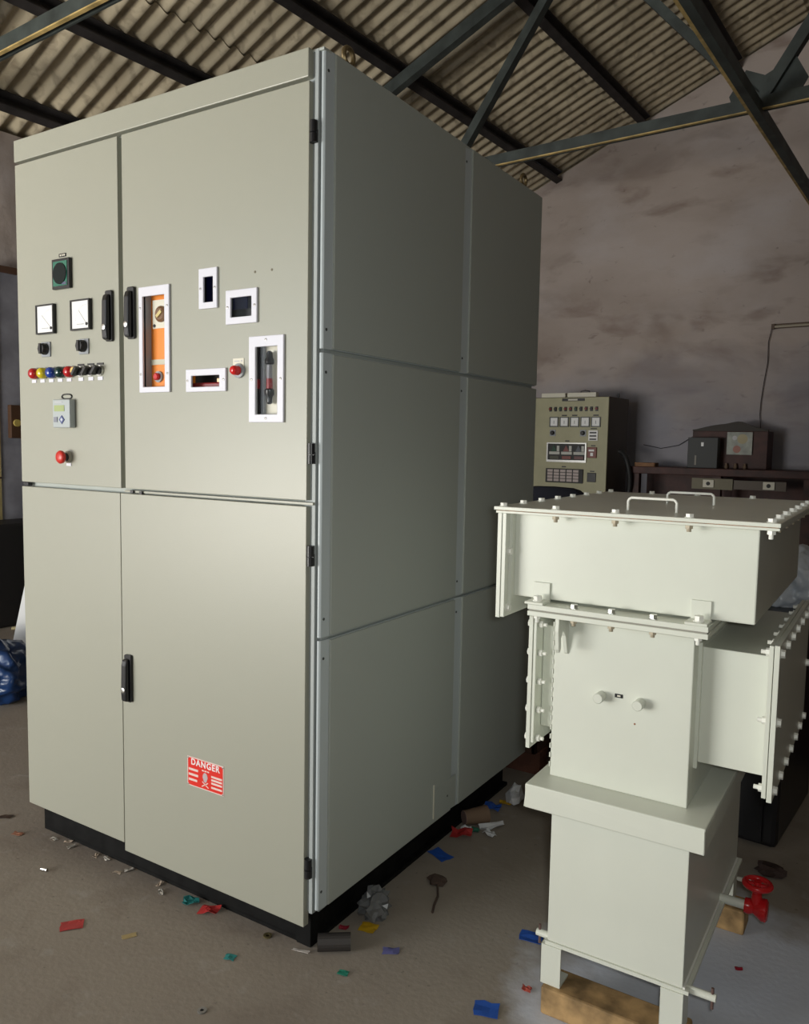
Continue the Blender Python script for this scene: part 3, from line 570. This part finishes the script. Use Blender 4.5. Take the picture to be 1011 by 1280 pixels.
cover_bolts(0.489, 1, 0.075, 0.678, 0.672, 0.983, rc, 7, 3)
lb = MB().box(-0.085, -0.024, 0.12, 0.62, 0.690, 0.962).build('side_duct', offwhite, tr, bevel=0.002)
MB().box(-0.094, -0.086, 0.075, 0.66, 0.655, 0.990).build('duct_flange', offwhite, lb, bevel=0.001)
lc = MB().box(-0.106, -0.095, 0.072, 0.66, 0.640, 0.992).build('duct_cover', offwhite, tr, bevel=0.001)
cover_bolts(-0.106, -1, 0.092, 0.64, 0.665, 0.968, lc, 5, 5)
share('bolt', bolt_me, box, (-0.136, -0.003, 1.165), (0, R(90), 0)); share('bolt', bolt_me, box, (-0.136, -0.003, 1.022), (0, R(90), 0))
# drain pipes with T handles and the red valve
for (x0, x1, y) in ((-0.040, 0.0, 0.03), (0.337, 0.402, 0.02)):
    q = MB().cyl((x0,y,0.178), (x1,y,0.178), 0.009, 14).build('drain_pipe', offwhite, tr)
    xx = x0+0.008 if x0 < 0 else x1-0.008
    MB().cyl((xx,y,0.150), (xx,y,0.200), 0.0035, 8).build('tee_pin', mat('dark_pin', (0.12,0.07,0.06), 0.5), q)
vy = 0.44; vz = 0.19
q = MB().cyl((0.33,vy,vz), (0.405,vy,vz), 0.0125, 16).build('valve_pipe', offwhite, tr, smooth=40)
vb = MB().lathe([(0.020,0),(0.021,0.012),(0.016,0.022),(0.024,0.034),(0.030,0.044),(0.030,0.054),(0.024,0.058)], (0.396,vy,vz), (1,0,0), 20).build('valve', redv, tr, smooth=35, label='glossy red valve with handwheel')
MB().lathe([(0.015,0),(0.014,0.02),(0.012,0.032),(0.016,0.040),(0.012,0.046)], (0.425,vy,vz+0.010), (0,0,1), 18).build('bonnet', redv, vb, smooth=35)
m = MB(); c = Vector((0.425,vy,vz+0.068)); m.tube([c+Vector((math.cos(t),math.sin(t),0))*0.032 for t in [2*math.pi*i/24 for i in range(25)]], 0.008, 10); m.cyl(c-Vector((0,0,0.014)), c+Vector((0,0,0.008)), 0.010, 12)
for k in range(4): m.bar(c, c+Vector((math.cos(k*math.pi/2),math.sin(k*math.pi/2),0))*0.032, 0.008, 0.006)
m.build('handwheel', redv, vb, smooth=40)
MB().cyl((0.37,vy+0.045,vz+0.045), (0.405,vy+0.005,vz+0.066), 0.0055, 10).build('sampling_spout', boltm, vb)

# timber under the transformer
def timber(label, x0, x1, y0, y1, z1, mm, rz=R(0.2)):
    m = MB().box(x0, x1, y0, y1, 0, z1); o = m.build('timber_block', mm, None, bevel=0.006); o.location = (0.597, 0.185, 0); o.rotation_euler = (0,0,rz)
    return tag(o, label, 'timber', 'timber blocks under the transformer')
timber('rough pale timber block under the front feet of the transformer', -0.005, 0.345, -0.020, 0.075, 0.073, wood_l)
timber('timber block under the rear feet of the transformer', -0.005, 0.375, 0.61, 0.70, 0.073, wood_l)

# ================================================================ things along the back wall
def B(name, label, cat, u, v, z=0, rz=0, group=None):
    p = building(u, v, z); return thing(name, label, cat, p, -ANG+rz, group)
# second control panel; local x from its left front corner, front at y=0
cp = B('control_panel', 'olive control panel with rows of lamps and meters near the back wall', 'control panel', -2.70, 6.6)
CW = 0.91
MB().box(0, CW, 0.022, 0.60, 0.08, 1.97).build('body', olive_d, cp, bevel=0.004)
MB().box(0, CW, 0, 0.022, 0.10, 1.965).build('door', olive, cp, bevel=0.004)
MB().box(0.02, CW-0.02, 0.03, 0.58, 0, 0.08).build('plinth', plinthm, cp)
for (x0, x1) in ((0.10, 0.385), (0.41, 0.74)): MB().box(x0, x1, 0.06, 0.14, 1.97, 2.02).build('top_box', cream, cp, bevel=0.003)
MB().tube([(0.55,0.10,2.02),(0.55,0.10,2.035),(0.60,0.10,2.045),(0.65,0.10,2.035),(0.65,0.10,2.02)], 0.005, 6).build('lifting_wire', black_pl, cp)
MB().cyl((0.88,0.35,1.97), (0.88,0.35,2.02), 0.012, 10).build('lifting_stud', black_pl, cp)
nb = MB().box(0.38, 0.64, -0.006, 0, 1.925, 1.955).build('name_board', black_pl, cp); MB().box(0.45, 0.56, -0.008, -0.005, 1.932, 1.947).build('print', cream, nb)
lamp_m = [mat('lamp_red_dim', (0.16,0.01,0.01), 0.3), mat('lamp_dark', (0.02,0.02,0.02), 0.3), mat('lamp_green_dim', (0.01,0.06,0.03), 0.3)]
for i in range(10):
    x = 0.245+i*0.0595; q = MB().box(x-0.016, x+0.016, -0.004, 0, 1.815, 1.865).build('lamp_bezel', black_pl, cp); MB().cyl((x,-0.022,1.842), (x,-0.002,1.842), 0.015, 10).build('lens', lamp_m[(0,1,2,0,0,2,1,0,1,0)[i]], q)
for i in range(5):
    x = 0.245+i*0.121; q = MB().holed(x-0.005, x+0.101, 1.645, 1.755, -0.014, 0, [(x+0.006, x+0.090, 1.657, 1.745)]).build('panel_meter', mat('bezel_grey', (0.08,0.085,0.08), 0.4), cp); MB().box(x+0.005, x+0.091, -0.008, -0.001, 1.656, 1.746).build('dial', wdial, q)
    MB().box(x+0.045, x+0.049, -0.010, -0.007, 1.68, 1.715).build('pointer', ink, q)
    if i in (1, 2, 4): MB().box(x+0.015, x+0.075, -0.003, 0, 1.764, 1.778).build('name_tag', black_pl, cp)
for x in (0.28, 0.635):
    q = MB().box(x-0.034, x+0.034, -0.006, 0, 1.545, 1.615).build('rotary_switch', grey_pl, cp); MB().lathe([(0.024,0),(0.024,0.02),(0.018,0.03)], (x,-0.006,1.58), (0,-1,0), 12).build('knob', black_pl, q)
q = MB().box(0.70, 0.805, -0.012, 0, 1.50, 1.61).build('counter', wdial, cp)
for z in (1.585, 1.55, 1.515): MB().box(0.715, 0.79, -0.015, -0.011, z-0.008, z+0.008).build('counter_row', black_pl, q)
MB().box(0.72, 0.79, -0.003, 0, 1.622, 1.634).build('name_tag', black_pl, cp)
q = MB().holed(0.22, 0.685, 1.262, 1.475, -0.02, 0, [(0.235, 0.67, 1.285, 1.462)]).build('relay_row', chrome, cp)
MB().box(0.234, 0.671, -0.010, -0.001, 1.284, 1.463).build('relay_recess', ink, q)
for i in range(3):
    x = 0.25+i*0.144; MB().box(x, x+0.125, -0.016, -0.009, 1.345, 1.375).build('relay_plate', mat('pale_plate', (0.50,0.50,0.46), 0.4), q)
    MB().prism([(x+0.02,1.378),(x+0.09,1.378),(x+0.055,1.448)], 1, -0.016, -0.009).build('relay_flag', (lamp_m[2], mat('relay_maroon', (0.20,0.05,0.04), 0.4), mat('relay_slate', (0.08,0.09,0.11), 0.4))[i], q)
    MB().box(x+0.09, x+0.12, -0.015, -0.009, 1.38, 1.44).build('relay_tab', mat('pale_plate', (0.50,0.50,0.46), 0.4), q)
    MB().box(x+0.01, x+0.115, -0.018, -0.009, 1.295, 1.328).build('relay_base', (mat('relay_olive', (0.06,0.06,0.035), 0.4), mat('relay_maroon', (0.20,0.05,0.04), 0.4), mat('relay_maroon2', (0.14,0.05,0.05), 0.4))[i], q)
q = MB().box(0.695, 0.80, -0.020, 0, 1.315, 1.43).build('red_relay', mat('relay_maroon', (0.20,0.05,0.04), 0.4), cp, bevel=0.004)
MB().box(0.715, 0.775, -0.024, -0.019, 1.385, 1.405).build('relay_print', wdial, q); MB().box(0.735, 0.765, -0.024, -0.019, 1.335, 1.37).build('relay_print', wdial, q)
q = MB().box(0.215, 0.655, -0.018, 0, 1.035, 1.19).build('annunciator', ink, cp, bevel=0.004)
win_m = mat('annunciator_window', (0.46,0.38,0.36), 0.4)
for i in range(5):
    for j in range(4): MB().box(0.240+i*0.076, 0.302+i*0.076, -0.021, -0.017, 1.050+j*0.034, 1.077+j*0.034).build('alarm_window', win_m, q)
MB().box(0.70, 0.80, -0.010, 0, 1.055, 1.155).build('push_button_block', black_pl, cp, bevel=0.004)
for (x, z) in ((0.43, 1.487), (0.40, 1.205), (0.73, 1.165), (0.73, 1.44)): MB().box(x, x+0.05, -0.003, 0, z, z+0.012).build('name_tag', black_pl, cp)

# dark red brown bench along the wall
bn = B('work_bench', 'long dark red brown wooden bench against the back wall', 'bench', -1.62, 6.85)
MB().box(0, 2.6, -0.02, 0.62, 1.16, 1.235).build('bench_top', wood_d, bn, bevel=0.006)
for x in (0.02, 0.86, 1.70, 2.50): MB().box(x, x+0.08, 0.0, 0.08, 0, 1.16).build('leg', wood_d, bn); MB().box(x, x+0.08, 0.50, 0.58, 0, 1.16).build('leg', wood_d, bn)
MB().box(0.02, 2.58, 0.50, 0.55, 0.30, 1.16).build('back_board', wood_d, bn); MB().box(0.02, 2.58, 0.02, 0.55, 0.25, 0.30).build('shelf', wood_d, bn)
MB().box(0.66, 1.06, -0.015, 0.01, 1.025, 1.135).build('drawer_front', mat('faded_board', (0.20,0.18,0.12), 0.6), bn, label='faded olive strip'); MB().box(1.07, 1.55, -0.012, 0.01, 1.035, 1.125).build('drawer_front', mat('grey_brown_board', (0.13,0.105,0.085), 0.6), bn)
for x in (0.775, 1.345):
    q = MB().box(x, x+0.105, -0.03, -0.012, 1.045, 1.12).build('socket_plate', cream, bn); MB().cyl((x+0.052,-0.034,1.083), (x+0.052,-0.029,1.083), 0.02, 12).build('socket_hole', ink, q)
sh = B('wall_shrine', 'dark carved wooden shrine with arched top and square picture on the bench', 'shrine', -1.05, 7.08, 1.235)
SW_ = 0.74
MB().box(0, SW_, 0.03, 0.30, 0, 0.385).build('shrine_body', wood_d, sh, bevel=0.004)
arch = [(0,0.385),(0,0.40)]+[(0.04+0.66*i/24, 0.405+0.055*math.sin(math.pi*min(1,i/24))+0.032*max(0, 1-abs(i-15.5)/5)) for i in range(25)]+[(SW_,0.40),(SW_,0.385)]
MB().prism(arch, 1, 0.02, 0.08).build('arched_crest', mat('dark_carved_wood', (0.03,0.022,0.016), 0.6), sh)
pc = MB().box(0.355, 0.60, 0.005, 0.03, 0.145, 0.375).build('picture', mat('faded_picture', (0.34,0.36,0.32), 0.5, var=0.25, vs=12), sh, label='square faded picture')
MB().cyl((0.455,0.003,0.20), (0.455,0.006,0.20), 0.038, 16).build('picture_spot', mat('pink_print', (0.42,0.20,0.16), 0.6), pc); MB().cyl((0.505,0.003,0.305), (0.505,0.006,0.305), 0.05, 16).build('picture_spot', mat('buff_print', (0.48,0.42,0.26), 0.6), pc); MB().cyl((0.43,0.003,0.315), (0.43,0.006,0.315), 0.024, 12).build('picture_spot', mat('pale_print', (0.6,0.6,0.62), 0.6), pc)
for x in (0.36, 0.45, 0.54): MB().lathe([(0.016,0),(0.02,0.02),(0.012,0.045),(0.014,0.055)], (x,0.0,0), (0,0,1), 10).build('small_lamp', mat('dull_brass', (0.24,0.17,0.12), 0.5, metal=0.4), sh)
db = B('steel_case', 'dark grey steel case standing on the bench beside the shrine', 'case', -1.05, 6.95, 1.235)
MB().box(0, 0.30, 0, 0.10, 0, 0.315).build('case_body', mat('slate_case', (0.055,0.058,0.06), 0.6), db, bevel=0.004); MB().box(0.135, 0.16, -0.004, 0.002, 0.225, 0.265).build('white_label', wdial, db); MB().box(0.075, 0.093, -0.004, 0.002, 0.03, 0.13).build('scale_strip', mat('strip_grey', (0.22,0.2,0.17), 0.5), db)
m = MB().tube([(0.02+0.14*math.sin(t)*1.0, 0.02*math.cos(3*t), 0.30*math.cos(t)) for t in [math.pi*i/22 for i in range(23)]], 0.026, 10)
o = m.build('hose_loop', mat('black_rubber', (0.015,0.015,0.016), 0.6), smooth=60); o.location = building(-1.74, 6.86, 1.23+0.05); o.rotation_euler = (0,0,-ANG); tag(o, 'black rubber hose looped beside the olive control panel', 'hose'); o.location = building(-1.76, 6.80, 1.09)
o = MB().box(0, 0.10, 0, 0.14, 0, 0.30).build('junk_box', mat('rusty_tin', (0.22,0.11,0.05), 0.7, var=0.5, vs=12), None, bevel=0.01); o.location = building(-1.58, 6.86, 1.235); o.rotation_euler = (0,0,-ANG); o.scale = (2.2,1,0.14); tag(o, 'small rusty tin lying on the left end of the bench', 'tin')
tl = B('tube_light', 'unlit tube light on the back wall at the right', 'lamp', -0.40, BACK_V-0.06, 2.71)
MB().box(0, 1.22, 0.02, 0.06, -0.022, 0.022).build('batten', mat('brown_batten', (0.12,0.075,0.05), 0.6), tl); MB().cyl((0.03,0.005,-0.008), (1.19,0.005,-0.008), 0.014, 14).build('tube', mat('dusty_tube', (0.42,0.36,0.27), 0.4), tl)
for x in (0.0, 1.19): MB().box(x, x+0.03, -0.012, 0.03, -0.03, 0.02).build('lamp_holder', mat('brown_batten', (0.12,0.075,0.05), 0.6), tl)
wm = mat('old_cable', (0.03,0.025,0.03), 0.7)
o = MB().tube([(-0.40,7.47,2.70),(-0.43,7.48,2.55),(-0.425,7.48,2.35),(-0.45,7.48,2.15),(-0.47,7.48,1.95),(-0.475,7.48,1.80),(-0.455,7.46,1.66)], 0.004, 6).build('hanging_cable', wm); tag(bld(o), 'thin cable hanging from the tube light to the shrine', 'cable')
o = MB().tube([(-1.70,7.48,1.47),(-1.5,7.48,1.43),(-1.3,7.48,1.47),(-1.1,7.48,1.60),(-1.02,7.46,1.66)], 0.004, 6).build('wall_cable', wm); tag(bld(o), 'thin cable sagging along the wall left of the shrine', 'cable')
# dark red steel cupboard at the right edge
cb = thing('steel_cupboard', 'dark red steel cupboard at the right edge behind the transformer', 'cupboard', (0.985, 2.25, 0), R(-4))
cr = mat('dark_red_paint', (0.045,0.008,0.009), 0.5, var=0.3, vs=4)
MB().box(0, 0.95, 0.018, 0.48, 0.06, 1.72).build('cupboard_body', cr, cb, bevel=0.006); MB().box(0.008, 0.472, 0, 0.018, 0.08, 1.70).build('door', cr, cb, bevel=0.003); MB().box(0.478, 0.942, 0, 0.018, 0.08, 1.70).build('door', cr, cb, bevel=0.003)
for x in (0.02, 0.89): MB().box(x, x+0.04, 0.03, 0.46, 0, 0.06).build('foot', cr, cb)
MB().box(0.43, 0.455, -0.03, 0.0, 0.9, 1.05).build('handle', chrome, cb)
# crate behind the cabinet, chair behind it
ct = thing('wooden_crate', 'dark brown wooden crate behind the tall cabinet', 'crate', (-0.78, 1.50, 0))
cm = mat('dark_crate_wood', (0.075,0.035,0.022), 0.8, var=0.4, vs=9)
MB().box(0.03, 0.77, 0.02, 0.56, 0.10, 0.90).build('crate_core', cm, ct)
for k in range(6): MB().box(0.77, 0.79, 0, 0.58, 0.10+k*0.135, 0.10+k*0.135+0.125).build('plank', cm, ct, bevel=0.002); MB().box(0.01, 0.79, 0, 0.02, 0.10+k*0.135, 0.10+k*0.135+0.125).build('plank', cm, ct, bevel=0.002)
for k in range(5): MB().box(0.01+k*0.157, 0.01+k*0.157+0.15, 0, 0.58, 0.90, 0.915).build('plank', cm, ct, bevel=0.002)
for y in (0.03, 0.46): MB().box(0.01, 0.80, y, y+0.09, 0, 0.10).build('skid', mat('red_brown_skid', (0.14,0.055,0.035), 0.8, var=0.3, vs=10), ct)
ch = thing('office_chair', 'navy padded chair seen between the cabinet and the transformer', 'chair', (-0.66, 2.95, -0.03), R(-12))
nv = mat('navy_cloth', (0.012,0.014,0.028), 0.8, bump=0.2, bs=300)
bk = [(0.27*math.copysign(abs(math.cos(t))**0.45, math.cos(t)), 0.94+0.265*math.copysign(abs(math.sin(t))**0.55, math.sin(t))) for t in [2*math.pi*i/28 for i in range(28)]]
MB().prism(bk, 1, 0.20, 0.27).build('backrest', nv, ch, bevel=0.02); MB().box(-0.26, 0.26, -0.28, 0.22, 0.44, 0.52).build('seat', nv, ch, bevel=0.025)
MB().bar((0,0.20,0.46), (0,0.29,0.80), 0.06, 0.02).build('back_bracket', black_pl, ch); MB().cyl((0,0,0.12), (0,0,0.44), 0.028, 12).build('column', black_pl, ch)
for k in range(5):
    t = 2*math.pi*k/5+0.3; q = MB().bar((0,0,0.12), (0.29*math.cos(t),0.29*math.sin(t),0.085), 0.04, 0.03).build('leg', black_pl, ch); MB().cyl((0.29*math.cos(t)-0.012,0.29*math.sin(t),0.03), (0.29*math.cos(t)+0.012,0.29*math.sin(t),0.03), 0.03, 12).build('castor', black_pl, q)

# ================================================================ left edge of the view
lw = B('wall_cupboard', 'blue grey steel cupboard door by the left wall', 'cupboard', -4.90, 1.41)
MB().box(0, 0.05, 0.30, 0.62, 0.0, 2.72).build('leaf', mat('blue_grey_leaf', (0.30,0.30,0.35), 0.5, var=0.2, vs=5), lw); MB().box(0.0, 0.06, 0.22, 0.30, 0, 2.70).build('frame_post', mat('ochre_paint', (0.42,0.34,0.16), 0.6, var=0.2), lw); MB().box(0, 0.075, 0.22, 0.66, 2.70, 2.75).build('lintel', mat('brown_wood', (0.10,0.05,0.03), 0.7), lw)
for z in (2.05, 1.85, 1.1): MB().box(0.06, 0.064, 0.22, 0.30, z, z+0.015).build('band', wood_d, lw)
sb = B('switch_board', 'small brown wooden switch board on the left wall', 'switch board', -4.82, 1.76, 1.42); MB().box(0, 0.05, 0, 0.17, 0, 0.26).build('board', mat('brown_board', (0.085,0.04,0.02), 0.6), sb, bevel=0.004); MB().cyl((0.05,0.045,0.12), (0.065,0.045,0.12), 0.028, 14).build('switch_knob', mat('yellow_knob', (0.55,0.42,0.12), 0.4), sb)
o = MB().box(-4.82, -4.45, 1.0, 2.6, 0, 0.78).build('dark_chest', mat('black_trunk', (0.015,0.014,0.015), 0.6), None, bevel=0.02); tag(bld(o), 'long black chest low against the left wall', 'chest')
o = MB().tube([(-4.35+0.06*math.sin(i*1.3), 1.5+0.06*i, 0.012+0.006*(i % 2)) for i in range(18)], 0.012, 6).build('rope', mat('straw_rope', (0.42,0.36,0.20), 0.8)); tag(bld(o), 'straw coloured rope lying on the floor at the far left', 'rope')
def crumple(name, label, cat, loc, size, m_, seed, sub=3, amp=0.35, group=None, smooth=False):
    rnd = random.Random(seed); bm = bmesh.new(); bmesh.ops.create_icosphere(bm, subdivisions=sub, radius=1)
    for v in bm.verts: v.co *= 1+rnd.uniform(-amp, amp*0.6)
    for v in bm.verts: v.co = Vector((v.co.x*size[0], v.co.y*size[1], max(v.co.z, -0.75)*size[2]))
    zmin = min(v.co.z for v in bm.verts)
    for v in bm.verts: v.co.z -= zmin
    me = bpy.data.meshes.new(name); bm.to_mesh(me); bm.free(); me.materials.append(m_)
    for p in me.polygons: p.use_smooth = smooth
    o = bpy.data.objects.new(name, me); COL.objects.link(o); o.location = loc; return tag(o, label, cat, group)
from mathutils import noise
def heap(name, label, cat, loc, size, m_, seed):
    bm = bmesh.new(); bmesh.ops.create_icosphere(bm, subdivisions=5, radius=1); off = Vector((seed*3.1, seed*1.7, 0))
    for v in bm.verts:
        d = v.co.normalized(); k = 1+0.30*noise.noise(d*1.6+off)+0.16*(1-2*abs(noise.noise(d*3.6+off*2)))+0.05*noise.noise(d*9+off)
        v.co = Vector((d.x*k*size[0], d.y*k*size[1], max(d.z*k, -0.45)*size[2]))
    zm = min(v.co.z for v in bm.verts)
    for v in bm.verts: v.co.z -= zm
    me = bpy.data.meshes.new(name); bm.to_mesh(me); bm.free(); me.materials.append(m_)
    for p in me.polygons: p.use_smooth = True
    o = bpy.data.objects.new(name, me); COL.objects.link(o); o.location = loc; return tag(o, label, cat)
heap('plastic_sheet', 'crumpled blue plastic sheet on the floor at the left edge', 'plastic sheet', (-3.02, 0.78, 0), (0.33,0.22,0.21), mat('blue_plastic', (0.010,0.038,0.13), 0.28), 2)
o = MB().prism([(0,0.0),(0.55,-0.01),(0.62,0.50),(0.08,0.52)], 1, 0, 0.02).build('white_board', mat('white_sheet', (0.72,0.73,0.74), 0.5), None, bevel=0.002); o.location = (-3.27, 1.10, 0.012); o.rotation_euler = (R(-10), 0, R(34)); tag(o, 'white board propped up on the floor left of the tall cabinet', 'board')

# ================================================================ right edge and behind the transformer
heap('plastic_bag', 'pale blue white plastic bag on the black crate at the right edge', 'plastic bag', (0.97, 1.72, 0.85), (0.12,0.14,0.13), mat('white_plastic_film', (0.55,0.60,0.68), 0.3), 5)
bx_ = thing('black_crate', 'black crate on the floor behind the right end of the transformer', 'crate', (0.43, 1.43, 0), R(-5))
MB().box(0.02, 0.55, 0.02, 0.60, 0, 0.82).build('crate_body', black_pl, bx_, bevel=0.02); MB().box(0, 0.57, 0, 0.62, 0.82, 0.85).build('crate_lid', black_pl, bx_, bevel=0.01)
for x in (0.06, 0.44): MB().box(x, x+0.06, 0.008, 0.022, 0.02, 0.82).build('batten', black_pl, bx_)
crumple('dark_rag', 'dark brown oily rag on the floor behind the red valve', 'rag', (0.985, 1.22, 0), (0.05,0.04,0.02), mat('oily_rag', (0.04,0.022,0.018), 0.8), 5, 2)

# ================================================================ litter on the floor
def chip(label, cat, x, y, w_, d_, rz, col, name='paper_scrap', lift=0.004):
    m = MB(); a, b = w_/2, d_/2; n = 3; g = []
    rnd = random.Random(int((x*31+y*57)*100)); vs = []; fs = []
    for i in range(n+1):
        for j in range(n+1): vs.append((-a+2*a*i/n+rnd.uniform(-1,1)*w_*0.05, -b+2*b*j/n+rnd.uniform(-1,1)*d_*0.06, 0.0012+lift*rnd.random()))
    N = (n+1)**2; vs += [(p[0],p[1],max(p[2]-0.001, 0.0003)) for p in vs]
    for i in range(n):
        for j in range(n): k = i*(n+1)+j; fs += [(k,k+n+1,k+n+2,k+1),(N+k+1,N+k+n+2,N+k+n+1,N+k)]
    rim = [i*(n+1) for i in range(n+1)]+[n*(n+1)+j for j in range(1,n+1)]+[i*(n+1)+n for i in range(n-1,-1,-1)]+[j for j in range(n-1,0,-1)]
    for q in range(len(rim)): p, r_ = rim[q], rim[(q+1) % len(rim)]; fs.append((p, r_, N+r_, N+p))
    m.add(vs, fs); o = m.build(name, mat('scrap_%.2f_%.2f_%.2f' % col, col, 0.5)); o.location = (x, y, 0); o.rotation_euler = (0,0,rz); return tag(o, label, cat, 'litter on the floor')
RED, TEAL, YEL, BLU, WHT = (0.42,0.03,0.03), (0.02,0.20,0.20), (0.50,0.30,0.01), (0.02,0.09,0.42), (0.62,0.63,0.66)
chip('red plastic scrap lying alone at the lower left', 'scrap', -0.70, -0.26, 0.065, 0.045, 0.9, RED)
chip('dark red scrap against the plinth under the danger plate', 'scrap', -0.42, 0.015, 0.06, 0.045, 0.3, RED, lift=0.015)
chip('teal scrap near the plinth left of the dark red scrap', 'scrap', -0.50, 0.015, 0.05, 0.04, 0.7, TEAL, lift=0.015)
chip('small teal scrap alone below the cabinet', 'scrap', -0.21, -0.11, 0.030, 0.024, 0.3, TEAL)
chip('tiny green scrap in front of the cabinet corner', 'scrap', 0.09, 0.01, 0.028, 0.020, 0.3, (0.02,0.22,0.15))
chip('yellow square scrap beside the crumpled clear plastic', 'scrap', 0.03, 0.215, 0.052, 0.045, 0.2, YEL)
chip('bright blue square scrap at the bottom beside the timber', 'scrap', 0.475, 0.10, 0.062, 0.052, 0.35, BLU)
chip('blue strip lying along the side of the cabinet', 'scrap', 0.0, 0.70, 0.085, 0.05, -0.4, BLU)
chip('blue scrap under the left drain pipe of the transformer', 'scrap', 0.45, 0.44, 0.065, 0.05, 0.2, BLU)
chip('blue scrap beside the white crumpled paper', 'scrap', -0.01, 1.13, 0.06, 0.06, 0.2, BLU, lift=0.02)
chip('orange yellow scrap between the blue scrap and white paper', 'scrap', 0.015, 1.20, 0.05, 0.04, 0.2, YEL, lift=0.01)
chip('red plastic scrap next to the brown paper cup', 'scrap', -0.008, 0.865, 0.075, 0.055, 0.4, RED, lift=0.02)
chip('white slip on the red scrap by the paper cup', 'scrap', -0.01, 0.905, 0.04, 0.03, 0.4, WHT, lift=0.022)
chip('green scrap in front of the brown paper cup', 'scrap', 0.02, 0.92, 0.035, 0.03, 0.1, (0.02,0.14,0.09), lift=0.01)
chip('white torn strip to the right of the paper cup', 'scrap', 0.055, 0.985, 0.10, 0.035, 0.9, WHT, lift=0.02)
chip('white torn strip end by the paper cup', 'scrap', 0.075, 0.93, 0.05, 0.03, -0.4, WHT, lift=0.012)
chip('small red pebble of plastic near the timber', 'scrap', 0.53, 0.225, 0.025, 0.02, 0.2, (0.40,0.07,0.05), lift=0.008)
chip('faded violet scrap on the floor before the cabinet side', 'scrap', 0.145, 0.16, 0.045, 0.03, 0.5, (0.12,0.12,0.30))
chip('red dot of plastic on the pale floor patch', 'scrap', 0.985, 0.63, 0.02, 0.014, 0.4, (0.35,0.01,0.03))
chip('pale ochre stain of paper at the left front', 'scrap', -0.52, -0.20, 0.04, 0.02, 1.0, (0.36,0.27,0.12), lift=0.001)
chip('tiny red scrap under the clear plastic', 'scrap', -0.03, 0.175, 0.03, 0.02, 0.5, (0.30,0.02,0.04), lift=0.008)
for k, (x, y, nth) in enumerate(((-1.20,0.02,'leftmost'), (-1.14,0.035,'second'), (-1.10,0.02,'third'), (-0.98,0.03,'fourth'), (-0.93,0.035,'fifth'), (-0.83,0.0,'sixth'), (-0.81,0.03,'seventh'), (-0.66,0.03,'eighth'), (-0.62,0.0,'rightmost'))):
    lab = nth+(' small pale paper crumb' if k in (0, 8) else ' small pale paper crumb from the left')+' along the foot of the black plinth'
    chip(lab, 'scrap', x, y, 0.028, 0.014, k*0.7, ((0.50,0.47,0.42), (0.45,0.36,0.28))[k % 2], lift=0.006)['group'] = 'pale crumbs along the plinth'
chip('pale sliver near the cabinet corner', 'scrap', -0.065, 0.02, 0.05, 0.012, 0.2, (0.52,0.48,0.45))
chip('dark brown leaf like flake at the far left', 'scrap', -1.50, 0.02, 0.05, 0.025, 0.6, (0.05,0.03,0.02))
chip('reddish flake on the floor at the far left', 'scrap', -1.34, -0.03, 0.04, 0.02, 0.2, (0.30,0.13,0.08))
crumple('crumpled_paper', 'white crumpled paper beside the transformer cover', 'paper', (0.045, 1.23, 0), (0.035,0.05,0.045), mat('paper_white', (0.66,0.67,0.70), 0.6), 21, 2, 0.35)
crumple('crumpled_film', 'crumpled clear grey plastic film beside the cabinet corner', 'plastic film', (0.012, 0.275, 0), (0.044,0.055,0.05), mat('grey_film', (0.14,0.145,0.15), 0.25), 22, 3, 0.35)
crumple('rope_clump', 'dark brown clump of fibre on the floor', 'fibre', (0.075, 0.545, 0), (0.035,0.03,0.012), mat('brown_fibre', (0.07,0.045,0.035), 0.9), 23, 2, 0.4)
o = MB().tube([(0.09,0.52,0.006),(0.12,0.47,0.004),(0.135,0.42,0.004),(0.15,0.385,0.004)], 0.004, 6).build('fibre_strand', mat('brown_fibre', (0.07,0.045,0.035), 0.9)); tag(o, 'dark fibre strand trailing from the brown clump', 'fibre')
pcup = thing('paper_cup', 'brown paper cup lying against the side of the cabinet', 'cup', (-0.035, 0.935, 0.033), R(52))
MB().lathe([(0.026,0),(0.034,0.095)], (0,0,0), (1,0,0), 20).build('cup_wall', mat('brown_card', (0.20,0.13,0.085), 0.8), pcup, smooth=60)
MB().lathe([(0.026,0.0),(0.027,0.002)], (-0.001,0,0), (1,0,0), 20).build('cup_base', mat('pink_card', (0.24,0.16,0.14), 0.8), pcup)
o = MB().cyl((-0.030,0.050,0.024), (0.045,0.105,0.024), 0.024, 20).build('steel_pipe', mat('dark_pipe', (0.035,0.03,0.028), 0.6)); tag(o, 'short dark steel pipe lying at the cabinet corner', 'pipe')
o = MB().lathe([(0.0035,0),(0.0035,0.02),(0.006,0.021),(0.006,0.024)], (0,0,0.006), (1,0.3,0), 8).build('screw', chrome); o.location = (-1.05,-0.13,0); tag(o, 'small bright screw lying on the floor at the left', 'screw')
o = MB().lathe([(0.012,0),(0.012,0.003),(0.005,0.003),(0.005,0)], (0,0,0.0005), (0,0,1), 14).build('washer', mat('dull_washer', (0.26,0.25,0.24), 0.5, metal=0.5)); o.location = (-0.12,-0.30,0); tag(o, 'dull washer on the floor at the bottom', 'washer')
o = MB().lathe([(0.013,0),(0.013,0.004),(0.006,0.004),(0.006,0)], (0,0,0.0005), (0,0,1), 14).build('ring', mat('brass_ring', (0.16,0.13,0.06), 0.5, metal=0.5)); o.location = (-0.19,0.02,0); tag(o, 'small brass ring on the floor by the plinth', 'ring')
